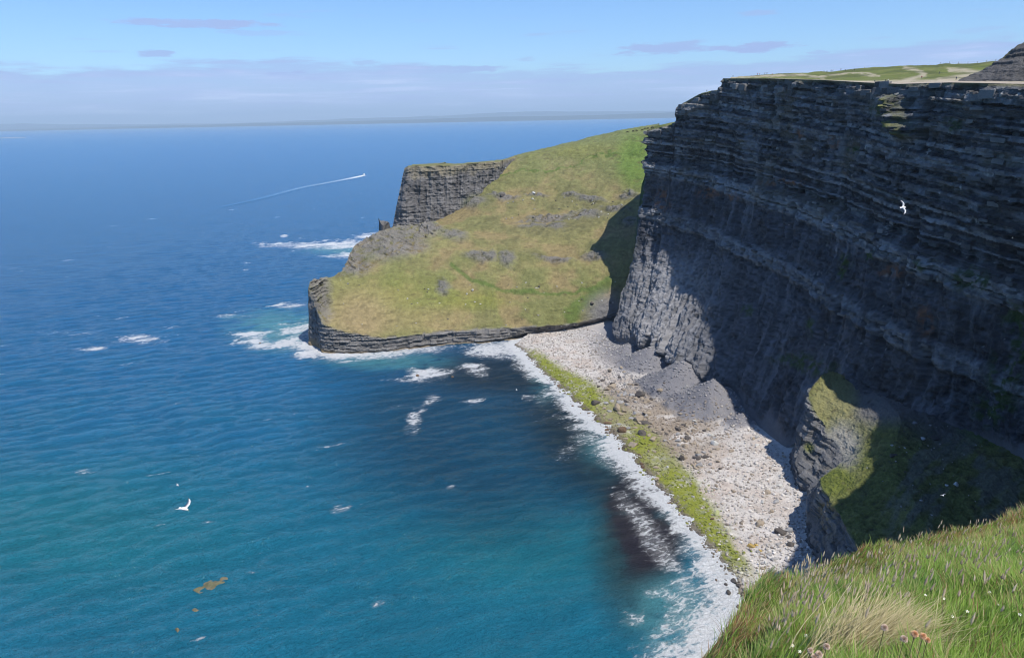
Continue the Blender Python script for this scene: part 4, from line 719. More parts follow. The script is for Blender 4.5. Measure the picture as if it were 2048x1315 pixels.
# ------------------------------------------------------------------ skinned bodies
def skin_mesh(verts, edges, radii, sub=1):
    me = bpy.data.meshes.new('skin'); me.from_pydata(verts, edges, []); o = bpy.data.objects.new('skin', me); COL.objects.link(o); o.modifiers.new('s', 'SKIN')
    for i, r_ in enumerate(radii): me.skin_vertices[0].data[i].radius = r_ if isinstance(r_, tuple) else (r_, r_)
    me.skin_vertices[0].data[0].use_root = True
    if sub: m = o.modifiers.new('d', 'SUBSURF'); m.levels = sub; m.render_levels = sub
    view.update(); ev = o.evaluated_get(bpy.context.evaluated_depsgraph_get()); out = bpy.data.meshes.new_from_object(ev); bpy.data.objects.remove(o); bpy.data.meshes.remove(me); out.polygons.foreach_set('use_smooth', [True]*len(out.polygons)); return out
def person_mesh(pose):
    st_ = {0: 0., 1: .22, 2: .0}[pose]; el_ = {0: .06, 1: .12, 2: .30}[pose]
    v = [(0, 0, .98), (0, 0, 1.15), (0, 0, 1.36), (0, 0, 1.47), (0, .01, 1.55), (0, .02, 1.66), (0, .01, 1.72),
         (.10, 0, .92), (.11, st_*.6, .50), (.11, st_-.05*(st_ > 0), .07), (.11, st_+.14, .035), (-.10, 0, .92), (-.11, -st_*.3, .50), (-.11, -st_, .07), (-.11, -st_+.14, .035),
         (.19, 0, 1.41), (.25, -.02, 1.14), (.22, el_, .92), (.21, el_+.04, .82), (-.19, 0, 1.41), (-.25, -.02, 1.14), (-.22, el_, .92+(.25 if pose == 2 else 0)), (-.20, el_+.05, .82+(.33 if pose == 2 else 0))]
    e = [(0, 1), (1, 2), (2, 3), (3, 4), (4, 5), (5, 6), (0, 7), (7, 8), (8, 9), (9, 10), (0, 11), (11, 12), (12, 13), (13, 14), (2, 15), (15, 16), (16, 17), (17, 18), (2, 19), (19, 20), (20, 21), (21, 22)]
    r_ = [(.15, .11), (.14, .10), (.16, .11), .065, .075, .10, .06, .10, .068, .045, .04, .10, .068, .045, .04, .065, .05, .038, .04, .065, .05, .038, .04]
    me = skin_mesh(v, e, r_, 1); idx = []
    for f in me.polygons:
        c_ = f.center; a = abs(c_.x)
        idx.append(2 if c_.z < .09 else 1 if (c_.z < .96 and a < .2) else 0 if c_.z < .87 and a >= .2 else 3 if c_.z < 1.49 else 4 if (c_.z > 1.66 or c_.y < -.02) else 0)
    me.polygons.foreach_set('material_index', idx)
    for m in ('skin_tone', 'trousers_navy', 'shoe_dark', 'jacket_black', 'hair_brown'): me.materials.append(MATS[m])
    me.name = 'person'; return me
for nm, cc in {'skin_tone': (.45, .28, .20), 'hair_brown': (.06, .04, .03), 'shoe_dark': (.05, .05, .05), 'trousers_navy': (.03, .04, .07), 'trousers_grey': (.12, .12, .13), 'trousers_tan': (.30, .24, .16), 'jacket_black': (.025, .027, .03), 'jacket_red': (.38, .05, .04), 'jacket_white': (.75, .75, .72), 'jacket_navy': (.03, .05, .12), 'jacket_orange': (.55, .20, .06), 'jacket_green': (.05, .13, .06)}.items(): flat_mat(nm, cc)
PM = [person_mesh(k) for k in range(3)]
def z8(a, b): return 1420+a/3.261, 60+b/3.261
people = [(1317, 250, 'headland', 'navy', 'person in dark clothing on the skyline at the step of the far cliff'), (1413.6, 184, 0, 'black', 'person in black alone on the stepped cliff edge below the summit'), (*z8(150, 306), 0, 'black', 'lone person in black at the far left corner of the clifftop'),
    (*z8(310, 293), 0, 'red', 'person in red, left of a couple on the left clifftop'), (*z8(323, 292), 0, 'orange', 'person in orange, right of a couple on the left clifftop'), (*z8(357, 292), 0, 'black', 'person in black near the couple on the left clifftop'), (*z8(371, 287), 0, 'navy', 'person in navy, rightmost of the left clifftop group'), (*z8(405, 298), 0, 'orange', 'person in orange sitting low near the cliff rim'),
    (*z8(743, 277), 0, 'black', 'person in black, leftmost of the skyline walkers'), (*z8(762, 279), 0, 'green', 'person in green, second of the skyline walkers'), (*z8(789, 268), 0, 'black', 'person in black, left of a close skyline pair'), (*z8(801, 270), 0, 'navy', 'person in navy, right of a close skyline pair'), (*z8(853, 264), 0, 'black', 'tallest person in black on the skyline ridge'), (*z8(882, 270), 0, 'black', 'small person in black right of the tallest skyline walker'),
    (*z8(927, 268), 0, 'white', 'person in a white top on the skyline'), (*z8(941, 266), 0, 'navy', 'person in navy beside the one in white on the skyline'), (*z8(1008, 252), 0, 'white', 'rightmost walker on the skyline, all in white'),
    (*z8(1495, 288), 0, 'black', 'lone person in black on the green right of the sandy path'), (*z8(1074, 343), 0, 'green', 'person in green on the bare rim left of a pair'), (*z8(1145, 338), 0, 'black', 'person in black, left of the pair standing at the bare rim'), (*z8(1161, 338), 0, 'white', 'person in white, right of the pair standing at the bare rim'), (*z8(1380, 318), 0, 'red', 'person in red by the worn path above the rim'), (*z8(1605, 326), 0, 'navy', 'person in navy on the wide sandy path')]
for k, (x, y, on, colr, lab) in enumerate(people):
    h_ = hit(x, y, ('headland', 'clifftop_meadow') if on else ('clifftop_meadow', 'cliff'))
    if h_ is None:
        for dy in range(1, 14):
            h_ = hit(x, y+dy*.6, ('headland', 'clifftop_meadow') if on else ('clifftop_meadow',))
            if h_: break
    if h_ is None: continue
    o = link('person', PM[k % 3], label=lab, cat='person', group='walkers on the clifftop'); o.location = h_[0]-Vector((0, 0, .03)); o.rotation_euler = (0, 0, random.uniform(0, 6.28)); s_ = random.uniform(.97, 1.08); o.scale = (s_*1.1, s_*1.1, s_)
    for sl_, mn in ((3, 'jacket_'+colr), (1, 'trousers_tan' if 'all in white' in lab else random.choice(['trousers_navy', 'trousers_grey']))): o.material_slots[sl_].link = 'OBJECT'; o.material_slots[sl_].material = MATS[mn]

# ------------------------------------------------------------------ cattle on the crest
flat_mat('cow_hide', (.035, .028, .024), .8, .2, 1.5, .4); flat_mat('cow_patch', (.30, .25, .2))
cv = [(0, 0, 1.05), (.55, 0, 1.08), (.95, 0, 1.0), (-.55, 0, 1.1), (-.85, 0, 1.12), (1.25, 0, .72), (1.45, 0, .35), (1.62, 0, .18),
      (.62, .2, .62), (.6, .2, .32), (.62, .2, .02), (.62, -.2, .62), (.6, -.2, .32), (.62, -.2, .02), (-.78, .2, .68), (-.9, .2, .36), (-.84, .2, .02), (-.78, -.2, .68), (-.9, -.2, .36), (-.84, -.2, .02), (-1.02, 0, .95), (-1.06, 0, .5), (1.36, .13, .5), (1.36, -.13, .5)]
ce = [(0, 1), (1, 2), (0, 3), (3, 4), (2, 5), (5, 6), (6, 7), (1, 8), (8, 9), (9, 10), (1, 11), (11, 12), (12, 13), (3, 14), (14, 15), (15, 16), (3, 17), (17, 18), (18, 19), (4, 20), (20, 21), (6, 22), (6, 23)]
cr_ = [(.36, .42), (.34, .40), (.24, .3), (.36, .40), (.28, .30), .2, .15, .09, .14, .07, .06, .14, .07, .06, .15, .08, .06, .15, .08, .06, .05, .03, .04, .04]
cow = skin_mesh(cv, ce, cr_, 1); cow.materials.append(MATS['cow_hide'])
for k, (x, y) in enumerate([(1255, 265.5), (1266.6, 263.6), (1273, 262.6), (1284, 261), (1290, 258.6), (1296, 258), (1305, 257)]):
    h_ = None
    for dy in range(0, 16):
        h_ = hit(x, y+dy*.5, ('headland', 'clifftop_meadow'))
        if h_: break
    if h_ is None: continue
    o = link('cow', cow, label=['leftmost', 'second from left', 'third from left', 'middle', 'third from right', 'second from right', 'rightmost'][k]+' of the dark cows grazing on the headland crest', cat='cow', group='cattle on the crest'); o.location = h_[0]-Vector((0, 0, .03)); o.rotation_euler = (0, 0, random.choice([0, 3.14])+random.uniform(-.5, .5)); o.scale = (1.15, 1.15, 1.15)

# ------------------------------------------------------------------ gulls
flat_mat('gull_white', (.80, .79, .76), .7, .2, 20, .05); flat_mat('gull_grey', (.42, .42, .43), .7, .2, 20, .1); flat_mat('gull_dark', (.10, .09, .08)); flat_mat('gull_bill', (.55, .38, .06))
def gull_mesh(up_r, up_l, sweep=.5, fold=.5):
    """one continuous skin: body, head, tail and two jointed wings"""
    V, Fc, mi = [], [], []
    prof = [(.27, .004, .0), (.235, .016, .004), (.20, .034, .008), (.16, .042, .010), (.11, .052, .0), (.03, .068, -.004), (-.06, .062, -.002), (-.13, .040, .004), (-.18, .026, .008), (-.25, .040, .010), (-.27, .036, .010)]; nr = 10
    for k, (x, r_, z_) in enumerate(prof):
        for j in range(nr):
            a = 2*math.pi*j/nr; fl_ = .25 if k >= 8 else 1.; r2_ = r_*1.35; V.append((x, r2_*math.cos(a)*(1.25 if k >= 8 else 1), z_+r2_*math.sin(a)*fl_))
    for k in range(len(prof)-1):
        for j in range(nr): a, b = k*nr+j, k*nr+(j+1) % nr; Fc.append((a, b, b+nr, a+nr)); mi.append(3 if k == 0 else 0)
    for s_, up_ in ((1, up_r), (-1, up_l)):
        stn = [(.03, .0, .10, 0), (.12, .02, .10, up_*.6), (.27, .055, .095, up_), (.42, .03-.10*sweep, .08, up_*(1-fold)), (.52, -.03-.22*sweep, .05, up_*(1-1.6*fold)), (.58, -.10-.30*sweep, .006, up_*(1-2*fold))]
        o0 = len(V); zz = .02; yp = .0
        for k, (yy, xo, ch, an) in enumerate(stn):
            zz += (yy-yp)*math.tan(an); yp = yy
            for (dx_, dz_) in ((ch, 0), (ch*.35, .010*(1-k/6)), (-ch, 0), (ch*.35, -.006*(1-k/6))): V.append((xo+dx_, s_*yy, zz+dz_))
        for k in range(len(stn)-1):
            for j in range(4):
                a, b = o0+k*4+j, o0+k*4+(j+1) % 4; Fc.append((a, b, b+4, a+4)); mi.append(2 if k == 4 else 1 if (k >= 1 and j == 1) else 0)
    return mesh_from('gull', V, Fc, None, [MATS[m] for m in ('gull_white', 'gull_grey', 'gull_dark', 'gull_bill')], True, None, mi)
GM = [gull_mesh(.5, .62, .25, .15), gull_mesh(.25, .2, .4, .5), gull_mesh(.7, .7, .6, .5)]
for x, y, span, k, rot, lab in [(368, 1017, 50, 0, (.05, .12, -.25), 'large pale gull gliding over the open water, nearest of the birds'), (1806, 415, 30, 1, (1.05, 0, .25), 'bright white gull banking in front of the shaded cliff'), (355, 969, 9, 1, (.5, 0, .9), 'small white gull just above the large one over the sea'),
    (1578, 450, 5, 2, (0, 0, 1), 'tiny white gull before the dark band left of the banking one'), (1665, 452, 5, 1, (.6, 0, .2), 'tiny white gull midway to the banking one on the cliff'), (2025, 476, 7, 2, (.3, 0, 2.5), 'small white gull at the far right of the cliff'), (1886, 990, 12, 2, (-.3, 0, 1.6), 'white gull with raised wings over the shaded ledge'), (1314, 453, 4, 1, (.3, 0, 0), 'tiny white gull near the left corner of the cliff'), (1011, 336, 6, 2, (0, 0, .4), 'white gull in the notch beside the bluff'), (1033, 779, 7, 1, (.4, 0, .4), 'white gull over the dark head of the bay'), (1906, 650, 5, 2, (.4, 0, 1.), 'tiny white gull over the lower right cliff')]:
    o = link('gull', GM[k], label=lab, cat='gull', group='gulls on the wing'); d_ = 1.15*F/span; o.location = P(x, y, d_*.97); o.rotation_euler = rot

# ------------------------------------------------------------------ boat and wake
flat_mat('boat_white', (.80, .80, .78), .35, .5); flat_mat('boat_blue', (.05, .10, .25), .4, .5); flat_mat('boat_glass', (.03, .04, .05), .1, .5); flat_mat('boat_metal', (.5, .5, .5), .4, .5); flat_mat('boat_deck', (.45, .42, .38))
bp = Vector(Zp(728, 350.5, 0)); tail = Vector(Zp(640, 367, 0)); hd = (bp-tail).normalized(); byaw = math.atan2(hd.y, hd.x)
boat = link('tour_boat', None, label='white tour boat heading right across the open sea with a foam wake', cat='boat'); boat.location = bp; boat.rotation_euler = (0, 0, byaw); boat.scale = (1.05, 1.05, 1.05)
def bpart(name, V, Fc, m, parent=None): return link(name, mesh_from(name, V, Fc, None, (MATS[m],)), parent=parent or boat)
hs = []
for x, w, kz, dz in [(-9, 2.2, -.5, 1.5), (-5, 2.5, -.7, 1.5), (0, 2.6, -.7, 1.7), (5, 2.1, -.6, 2.1), (8, 1.0, -.4, 2.6), (9.6, .08, .6, 2.9)]: hs.append([(x, 0, kz), (x, w*.75, kz+.25), (x, w, dz*.55), (x, w*1.04, dz), (x, 0, dz-.12), (x, -w*1.04, dz), (x, -w, dz*.55), (x, -w*.75, kz+.25)])
hv = np.array(hs).reshape(-1, 3); ff = [(k*8+j, k*8+(j+1) % 8, (k+1)*8+(j+1) % 8, (k+1)*8+j) for k in range(5) for j in range(8)]+[(0, 1, 2, 3), (0, 3, 4, 5), (0, 5, 6, 7)]
hull = bpart('hull', hv, ff, 'boat_white')
def boxv(x0, x1, w0, w1, z0, z1, rake=0.): return np.array([(x0, -w0, z0), (x1, -w0, z0), (x1, w0, z0), (x0, w0, z0), (x0, -w1, z1), (x1-rake, -w1, z1), (x1-rake, w1, z1), (x0, w1, z1)]), [(0, 3, 2, 1), (4, 5, 6, 7), (0, 1, 5, 4), (1, 2, 6, 5), (2, 3, 7, 6), (3, 0, 4, 7)]
V, Fc = boxv(-8.9, 4.9, 2.62, 2.62, 1.05, 1.18); bpart('stripe', V, Fc, 'boat_blue', hull)
cab = bpart('cabin', *boxv(-4.5, 4.5, 1.9, 1.8, 1.5, 3.9, .9), 'boat_white'); wheel = bpart('wheelhouse', *boxv(.8, 4.0, 1.5, 1.35, 3.9, 5.9, .8), 'boat_white')
for s_ in (-1, 1):
    for k in range(4): V, Fc = boxv(-4+1.8*k, -2.6+1.8*k, .03, .03, 2.5, 3.3); V[:, 1] += s_*1.88; bpart('window', V, Fc, 'boat_glass', cab)
V, Fc = boxv(3.45, 3.75, 1.2, 1.15, 4.7, 5.5, .2); bpart('windscreen', V, Fc, 'boat_glass', wheel)
bpart('mast', *boxv(1.2, 1.4, .1, .06, 5.9, 10.), 'boat_metal'); bpart('rail', *boxv(-8.5, -4.6, 2.2, 2.2, 2.45, 2.55), 'boat_metal'); bpart('canopy', *boxv(-8.2, -4.4, 1.9, 1.9, 3.7, 3.85), 'boat_deck')
wk = [(440, 414), (520, 397), (600, 376), (660, 364.5), (700, 357), (724, 351.8), (729, 350.8)]; wp = np.array([Zp(a, b, 0) for a, b in wk]); wl = resample(wp, 160, True); tg = np.gradient(wl, axis=0); nr_ = np.c_[-tg[:, 1], tg[:, 0], 0*tg[:, 0]]; nr_ /= np.linalg.norm(nr_, axis=1, keepdims=True)
kk = np.linspace(0, 1, 160); wd_ = np.interp(kk, [0, .6, .9, 1], [8, 24, 20, 12]); cr2 = np.linspace(1, -1, 9); WGd = wl[:, None]+nr_[:, None]*(wd_[:, None]*cr2[None])[..., None]; WGd[..., 2] = .35
fo = (np.interp(kk, [0, .4, .75, .88, .95, 1], [.2, .45, .6, .85, 1.15, 1.2])[:, None]*(1-.75*np.abs(cr2)[None]**1.5)).ravel(); wc = np.empty((160*9, 3)); wc[:] = (.03, .17, .37)
ok_ = grid_obj('boat_wake', WGd, wc, m_sea, True, {'foam': fo}, kind='stuff', label='pale foam wake trailing behind the tour boat')

# ------------------------------------------------------------------ drifting kelp
def kelp_raft(name, outline_px, lab, seed):
    pts = np.array([Zp(a, b, 0) for a, b in outline_px]); c0 = pts.mean(0); nR, nA = 16, 90; ring = resample(np.r_[pts, pts[:1]], nA+1, True)[:nA]
    rr = np.linspace(0, 1, nR)[:, None, None]; Gk = c0+(ring[None]-c0)*rr; q_ = Gk.reshape(-1, 3); n_ = fbm(q_/1.6, 4, seed); n2_ = fbm(q_/4., 3, seed+2); rad = np.repeat(np.linspace(0, 1, nR), nA)
    q_ = q_.copy(); q_[:, 2] = .58+.75*n_+.7*n2_-.9*rad**2.5; idx = np.arange(nR*nA).reshape(nR, nA); nx = np.roll(idx, -1, 1); Fk = np.stack([idx[:-1], nx[:-1], nx[1:], idx[1:]], -1).reshape(-1, 4)
    c_ = np.empty((len(q_), 3)); c_[:] = (.13, .118, .075); c_ = mixc(c_, (.105, .105, .06), sstep(-.1, .4, n2_)); c_ *= (1+.3*n_)[:, None]
    o = link(name, mesh_from(name, q_, Fk, c_, (M_stone,), True), label=lab, cat='seaweed', group='kelp drifting on the bay'); return o
kelp_raft('floating_kelp', [(385, 1180), (402, 1166), (420, 1155), (450, 1148), (472, 1142), (470, 1152), (455, 1163), (436, 1170), (428, 1182), (415, 1190), (398, 1186)], 'large olive brown raft of drifting kelp in the near bay', 61)
kelp_raft('floating_kelp', [(377, 1220), (388, 1216), (399, 1219), (395, 1226), (384, 1228)], 'small brown kelp clump below the large raft', 62)
kelp_raft('floating_kelp', [(350, 1258), (356, 1255), (360, 1260), (355, 1265)], 'tiny brown kelp clump nearest the bottom edge', 63)

# ------------------------------------------------------------------ wire fence on the skyline
flat_mat('fence_wood', (.16, .13, .10)); flat_mat('fence_wire', (.2, .2, .2), .4, .5)
fpts = []
for x in np.linspace(1880, 2010, 8):
    for dy in range(0, 20):
        h_ = hit(x, 122+dy*.6, ('clifftop_meadow',))
        if h_: fpts.append(h_[0]); break
if len(fpts) > 2:
    fence = link('wire_fence', None, label='thin post and wire fence along the green skyline on the right', cat='fence'); fence.location = fpts[0]; pm = mesh_from('post', *boxv(-.09, .09, .09, .07, -.3, 1.35), None, (MATS['fence_wood'],))
    for q in fpts: o = link('post', pm, parent=fence); o.location = q-fpts[0]
    for hz_ in (.5, .85, 1.2):
        V, Fc = [], []
        for q in fpts:
            for dy_, dz_ in ((-.015, -.015), (.015, -.015), (.015, .015), (-.015, .015)): V.append((q.x-fpts[0].x, q.y-fpts[0].y+dy_, q.z-fpts[0].z+hz_+dz_))
        for k in range(len(fpts)-1):
            for j in range(4): Fc.append((k*4+j, k*4+(j+1) % 4, k*4+4+(j+1) % 4, k*4+4+j))
        link('wire', mesh_from('wire', V, Fc, None, (MATS['fence_wire'],)), parent=fence)

# ------------------------------------------------------------------ foreground grass
bt = NT(M_blade.node_tree); bs = bt.n['Principled BSDF']; trn = bt.node('ShaderNodeBsdfTranslucent'); bt.l.new(bs.inputs['Base Color'].links[0].from_socket, trn.inputs[0]); mx = bt.node('ShaderNodeMixShader'); mx.inputs[0].default_value = .4
bt.l.new(bs.outputs[0], mx.inputs[1]); bt.l.new(trn.outputs[0], mx.inputs[2]); bt.l.new(mx.outputs[0], bt.n['Material Output'].inputs[0])
vb = np.cumsum([0]+FGn)/sum(FGn)
def fg_points(n_, v0, v1, u0=0., u1=1.):
    nv, nu = FGG.shape[:2]; fv = RNG.uniform(v0, v1, n_)*(nv-1); fu = RNG.uniform(u0, u1, n_)*(nu-1); i = fv.astype(int).clip(0, nv-2); j = fu.astype(int).clip(0, nu-2); a = (fv-i)[:, None]; b = (fu-j)[:, None]
    return FGG[i, j]*(1-a)*(1-b)+FGG[i+1, j]*a*(1-b)+FGG[i, j+1]*(1-a)*b+FGG[i+1, j+1]*a*b, fv/(nv-1), fu/(nu-1)
def blades(B, ln, wd_, lean, bend, col, seg=3):
    n_ = len(B); th = RNG.uniform(0, math.pi, n_); sd_ = np.c_[np.cos(th), np.sin(th)*.5, 0*th]; sd_ /= np.linalg.norm(sd_, axis=1, keepdims=True); V, C_ = [], []
    for k in range(seg+1):
        t_k = k/seg; ctr_ = B+np.c_[lean*(ln*(t_k*.55+bend*t_k**2))[:, None], ln*t_k*(1-.32*np.minimum(bend*1.3, 1.4)*t_k)]; w_ = (wd_*(1-t_k)**.7)[:, None]*.5
        V += [ctr_-sd_*w_, ctr_+sd_*w_] if k < seg else [ctr_]
        C_ += [col, col] if k < seg else [col]
    m = 2*seg+1; V = np.stack(V, 1).reshape(-1, 3); C_ = np.stack(C_, 1).reshape(-1, 3); Fl = []
    for k in range(seg-1): a = 2*k; Fl += [(a, a+1, a+3), (a, a+3, a+2)]
    Fl.append((2*seg-2, 2*seg-1, 2*seg)); Fc = (np.array(Fl)[None]+(np.arange(n_)*m)[:, None, None]).reshape(-1, 3); return V, Fc, C_
NBL = 135000; B, fv, fu = fg_points(NBL, vb[3]-.10, vb[6]-.02); X_, Y_ = proj(B); n1 = fbm(B/1.1, 3, 411); n2 = fbm(B/.35, 3, 412); n3 = fbm(B/.55, 3, 413)
edge_ = sstep(vb[4]+.04, vb[5]+.02, fv)
clump = sstep(-.1, .45, n2+.4*n3); ln = .85*(.115+.10*clump+.06*n1+.045*RNG.normal(size=NBL)).clip(.05, .38)*(1-.2*edge_); wdt = RNG.uniform(.0028, .0075, NBL)**1.0*(1+.06*np.hypot(B[:, 0], B[:, 1]))
ang = .35+1.6*n2+.8*n1+.6*RNG.normal(size=NBL); lean = np.c_[np.cos(ang), np.sin(ang)]*(.45+.35*RNG.uniform(size=NBL))[:, None]; bend = RNG.uniform(.15, .8, NBL)
r_ = RNG.uniform(size=NBL); gc = lerp(np.array([.13, .25, .028]), np.array([.30, .43, .075]), RNG.uniform(size=(NBL, 1))); gc = mixc(gc, (.10, .21, .045), sstep(.0, .5, n3)*.7)
dry = (r_ < .10+.22*edge_+.22*sstep(.05, .5, n2)); gc = np.where(dry[:, None], lerp(np.array([.34, .29, .11]), np.array([.52, .44, .23]), RNG.uniform(size=(NBL, 1))), gc)
red = RNG.uniform(size=NBL) < .05+.26*edge_*sstep(-.2, .4, n1+.3)+.12*sstep(.2, .6, -n2); gc = np.where(red[:, None], np.array([.30, .17, .08])*RNG.uniform(.8, 1.3, (NBL, 1)), gc)
V, Fc, C_ = blades(B, ln, wdt, lean, bend, gc); link('grass', mesh_from('grass', V, Fc, C_, (M_blade,)), kind='stuff', label='wind-combed green grass on the slope in front')
# flowering grass heads
NS = 1500; B, fv, fu = fg_points(NS, vb[3], vb[5]+.02); keep = RNG.uniform(size=NS) < .25+.75*sstep(-.1, .45, fbm(B/.9, 3, 421)); B = B[keep]; NS = len(B); ht_ = RNG.uniform(.20, .42, NS); ang = .3+.5*RNG.normal(size=NS); ld = np.c_[np.cos(ang), np.sin(ang)]*RNG.uniform(.15, .5, NS)[:, None]
stalk = np.tile(np.array([.24, .23, .09]), (NS, 1)); V1, F1, C1 = blades(B, ht_, np.full(NS, .0026), ld, np.full(NS, .25), stalk, 2)
def head_at(t_k): return B+np.c_[ld*(ht_*(t_k*.55+.25*t_k**2))[:, None], ht_*t_k*(1-.32*.325*t_k)]
hl = RNG.uniform(.03, .075, NS); dirh = np.c_[ld*.9, .8*np.ones(NS)]; dirh /= np.linalg.norm(dirh, axis=1, keepdims=True); tip = head_at(.93); hc = lerp(np.array([.52, .40, .28]), np.array([.72, .62, .44]), RNG.uniform(size=(NS, 1))); HV = []
for tt, rr_ in ((0, .001), (.25, .0055), (.6, .0048), (1, .0006)):
    for j in range(5): a = 2*math.pi*j/5; HV.append(tip+dirh*(hl*tt)[:, None]+np.array([math.cos(a), math.sin(a), 0])*rr_*RNG.uniform(.7, 1.4, (NS, 1)))
HVs = np.stack(HV, 1).reshape(-1, 3); hf = []
for k in range(3):
    for j in range(5): a, b = k*5+j, k*5+(j+1) % 5; hf += [(a, b, b+5), (a, b+5, a+5)]
F2 = (np.array(hf)[None]+(np.arange(NS)*20)[:, None, None]).reshape(-1, 3)+len(V1); link('grass_seed_heads', mesh_from('grass_seed_heads', np.r_[V1, HVs], np.r_[F1, F2], np.r_[C1, np.repeat(hc, 20, 0)], (M_blade,)), kind='stuff', label='fawn flowering grass heads nodding above the slope')
# straw-coloured tussock at the bottom edge
def tuft(name, x, y, d_, n_, length, spread_, colr, lab, lean0, cat='grass tuft', wid=.0055):
    h_ = hit(x, y, ('foreground_turf',)); o0 = h_[0] if h_ else Vector(P(x, y, d_)); Bt = np.c_[RNG.normal(0, spread_, n_), RNG.normal(0, spread_*.7, n_), np.full(n_, -.03)]; a = lean0+.45*RNG.normal(size=n_)
    ct = lerp(np.array(colr[0]), np.array(colr[1]), RNG.uniform(size=(n_, 1))); V, Fc, C_ = blades(Bt, length*RNG.uniform(.55, 1.1, n_), np.full(n_, wid), np.c_[np.cos(a), np.sin(a)]*RNG.uniform(.5, 1.1, n_)[:, None], RNG.uniform(.4, 1.0, n_), ct, 5)
    o = link(name, mesh_from(name, V, Fc, C_, (M_blade,)), label=lab, cat=cat); o.location = o0; return o
tuft('dry_grass_tuft', 1705, 1312, 2.7, 900, .36, .10, ((.42, .36, .17), (.66, .57, .34)), 'straw-coloured grass tussock swept right at the bottom edge', .25)
tuft('dry_grass_tuft', 1770, 1318, 2.7, 600, .30, .09, ((.42, .37, .17), (.64, .56, .33)), 'second straw-coloured tussock behind the orange flower heads', .3)
tuft('withered_dock', 1765, 1236, 3.4, 260, .16, .045, ((.13, .05, .03), (.20, .09, .05)), 'dark red-brown withered dock plant amid the green grass', .2, 'plant', .009)
# thrift, dried to pale orange
flat_mat('thrift_petal', (.78, .50, .30), .8, .2, 300, .25); flat_mat('thrift_fawn', (.66, .52, .40), .8, .2, 300, .25); flat_mat('thrift_stem', (.20, .19, .07)); flat_mat('petal_white', (.78, .78, .70), .8); flat_mat('flower_eye', (.6, .45, .05))
rngt = np.random.default_rng(5); V, Fc = [], []
for k in range(90):          # papery florets packed into a dome
    z_ = 1-1.5*(k+.5)/90; a = k*2.39996; s_ = math.sqrt(max(0, 1-z_*z_)); d0 = np.array([s_*math.cos(a), s_*math.sin(a), z_]); tx = np.cross(d0, [0, 0, 1.01]); tx /= np.linalg.norm(tx); ty = np.cross(d0, tx); o0 = len(V); L_ = rngt.uniform(.85, 1.12)
    V += [d0*.35, d0*L_+tx*.22, d0*(L_+.08)+ty*.2, d0*L_-tx*.22, d0*(L_-.05)-ty*.2]; Fc += [(o0, o0+1, o0+2), (o0, o0+2, o0+3), (o0, o0+3, o0+4), (o0, o0+4, o0+1)]
HEAD = np.array(V); HEADF = np.array(Fc); hm = {m: mesh_from('flower_head', HEAD*.0118, HEADF, None, (MATS[m],)) for m in ('thrift_petal', 'thrift_fawn')}
def stem_mesh(top_, r0=.0016):
    V, Fc = [], []; top_ = np.array(top_)
    for k in range(5):
        t_k = k/4; q = top_*np.array([t_k**1.6, t_k**1.6, t_k])
        for j in range(5): a = 2*math.pi*j/5; V.append(q+np.array([math.cos(a), math.sin(a), 0])*r0)
    for k in range(4):
        for j in range(5): a, b = k*5+j, k*5+(j+1) % 5; Fc.append((a, b, b+5, a+5))
    return mesh_from('stem', V, Fc, None, (MATS['thrift_stem'],), True)
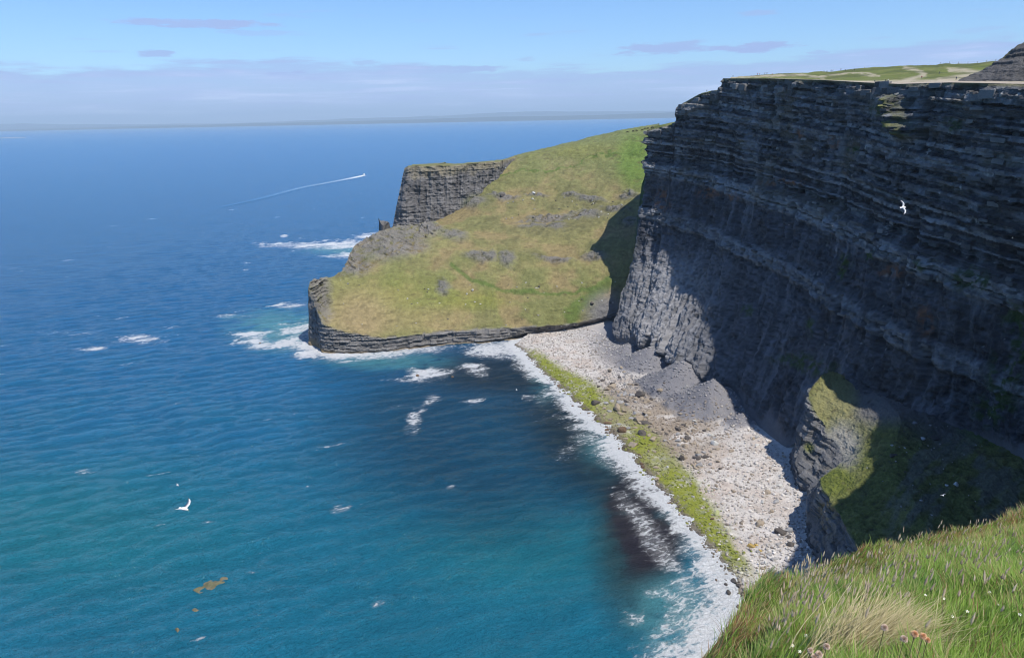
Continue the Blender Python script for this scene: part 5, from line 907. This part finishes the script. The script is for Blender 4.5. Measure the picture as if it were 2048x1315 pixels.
for x, y, m, lab in [(1768.7, 1254, 'thrift_fawn', 'dried thrift flower head standing alone above the straw tussock'), (1829.5, 1267, 'thrift_petal', 'orange thrift head just left of the touching pair'), (1846, 1271, 'thrift_petal', 'orange thrift head, upper of the touching pair'), (1855, 1279, 'thrift_petal', 'orange thrift head, lower of the touching pair'), (1808, 1277, 'thrift_fawn', 'pale fawn thrift head left of the orange ones'), (1653, 1292, 'thrift_fawn', 'broad fawn thrift head left of the straw tussock'), (1620.6, 1300, 'thrift_fawn', 'leftmost fawn thrift head at the bottom edge'), (1638, 1307.6, 'thrift_fawn', 'fawn thrift head below the broad one at the bottom'), (1629, 1313, 'thrift_fawn', 'lowest fawn thrift head cut by the bottom edge')]:
    h_ = hit(x, y+60, ('foreground_turf',)) or hit(x, y, ('foreground_turf',)); d_ = min(h_[0].y-.02, 2.45); hp = Vector(P(x, y, d_)); bs_ = Vector((hp.x-.03, hp.y+.02, min(h_[0].z-.05, hp.z-.12))); root = link('thrift_flower', None, label=lab, cat='flower', group='dried thrift in the grass'); root.location = bs_
    link('stem', stem_mesh(hp-bs_), parent=root); o = link('flower_head', hm[m], parent=root); o.location = hp-bs_; o.rotation_euler = (random.uniform(-.4, .2), random.uniform(0, .5), random.uniform(0, 6)); o.scale = (random.uniform(.9, 1.15),)*3
# small white flowers
pv_, pf_ = [], []
for k in range(5): a = 2*math.pi*k/5; o0 = len(pv_); pv_ += [(0, 0, 0), (.006*math.cos(a-.5), .006*math.sin(a-.5), .002), (.010*math.cos(a), .010*math.sin(a), .001), (.006*math.cos(a+.5), .006*math.sin(a+.5), .002)]; pf_.append((o0, o0+1, o0+2, o0+3))
petm = mesh_from('petals', pv_, pf_, None, (MATS['petal_white'],)); bm = bmesh.new(); bmesh.ops.create_icosphere(bm, subdivisions=1, radius=.0028); eye_m = bpy.data.meshes.new('flower_eye'); bm.to_mesh(eye_m); bm.free(); eye_m.materials.append(MATS['flower_eye'])
for x, y, lab in [(1851, 1189, 'white flower in the middle of the green slope'), (1979, 1183, 'white flower high on the right of the slope'), (1997, 1209, 'white flower below the right-hand one'), (1707, 1212, 'white flower left of the withered dock'), (2040, 1228, 'white flower at the right edge of the slope'), (1888, 1196, 'white flower right of the middle one'), (1935, 1222, 'white flower low between the right-hand stalks'), (1612, 1270, 'white flower over the left turf'), (1585, 1290, 'white flower nearest the left rim of the turf'), (1600, 1302, 'white flower at the bottom left of the turf'), (1905, 1232, 'white flower right of the thrift heads')]:
    h_ = hit(x, y+30, ('foreground_turf',)) or hit(x, y, ('foreground_turf',))
    if not h_: continue
    hp = Vector(P(x, y, h_[0].y-.02)); bs_ = Vector((hp.x, hp.y+.02, h_[0].z-.04)); root = link('white_flower', None, label=lab, cat='flower', group='small white flowers'); root.location = bs_
    link('stem', stem_mesh(hp-bs_, .0012), parent=root); o = link('petals', petm, parent=root); o.location = hp-bs_; o.rotation_euler = (random.uniform(.3, .9), 0, random.uniform(-.6, .6)); o2 = link('flower_eye', eye_m, parent=root); o2.location = hp-bs_
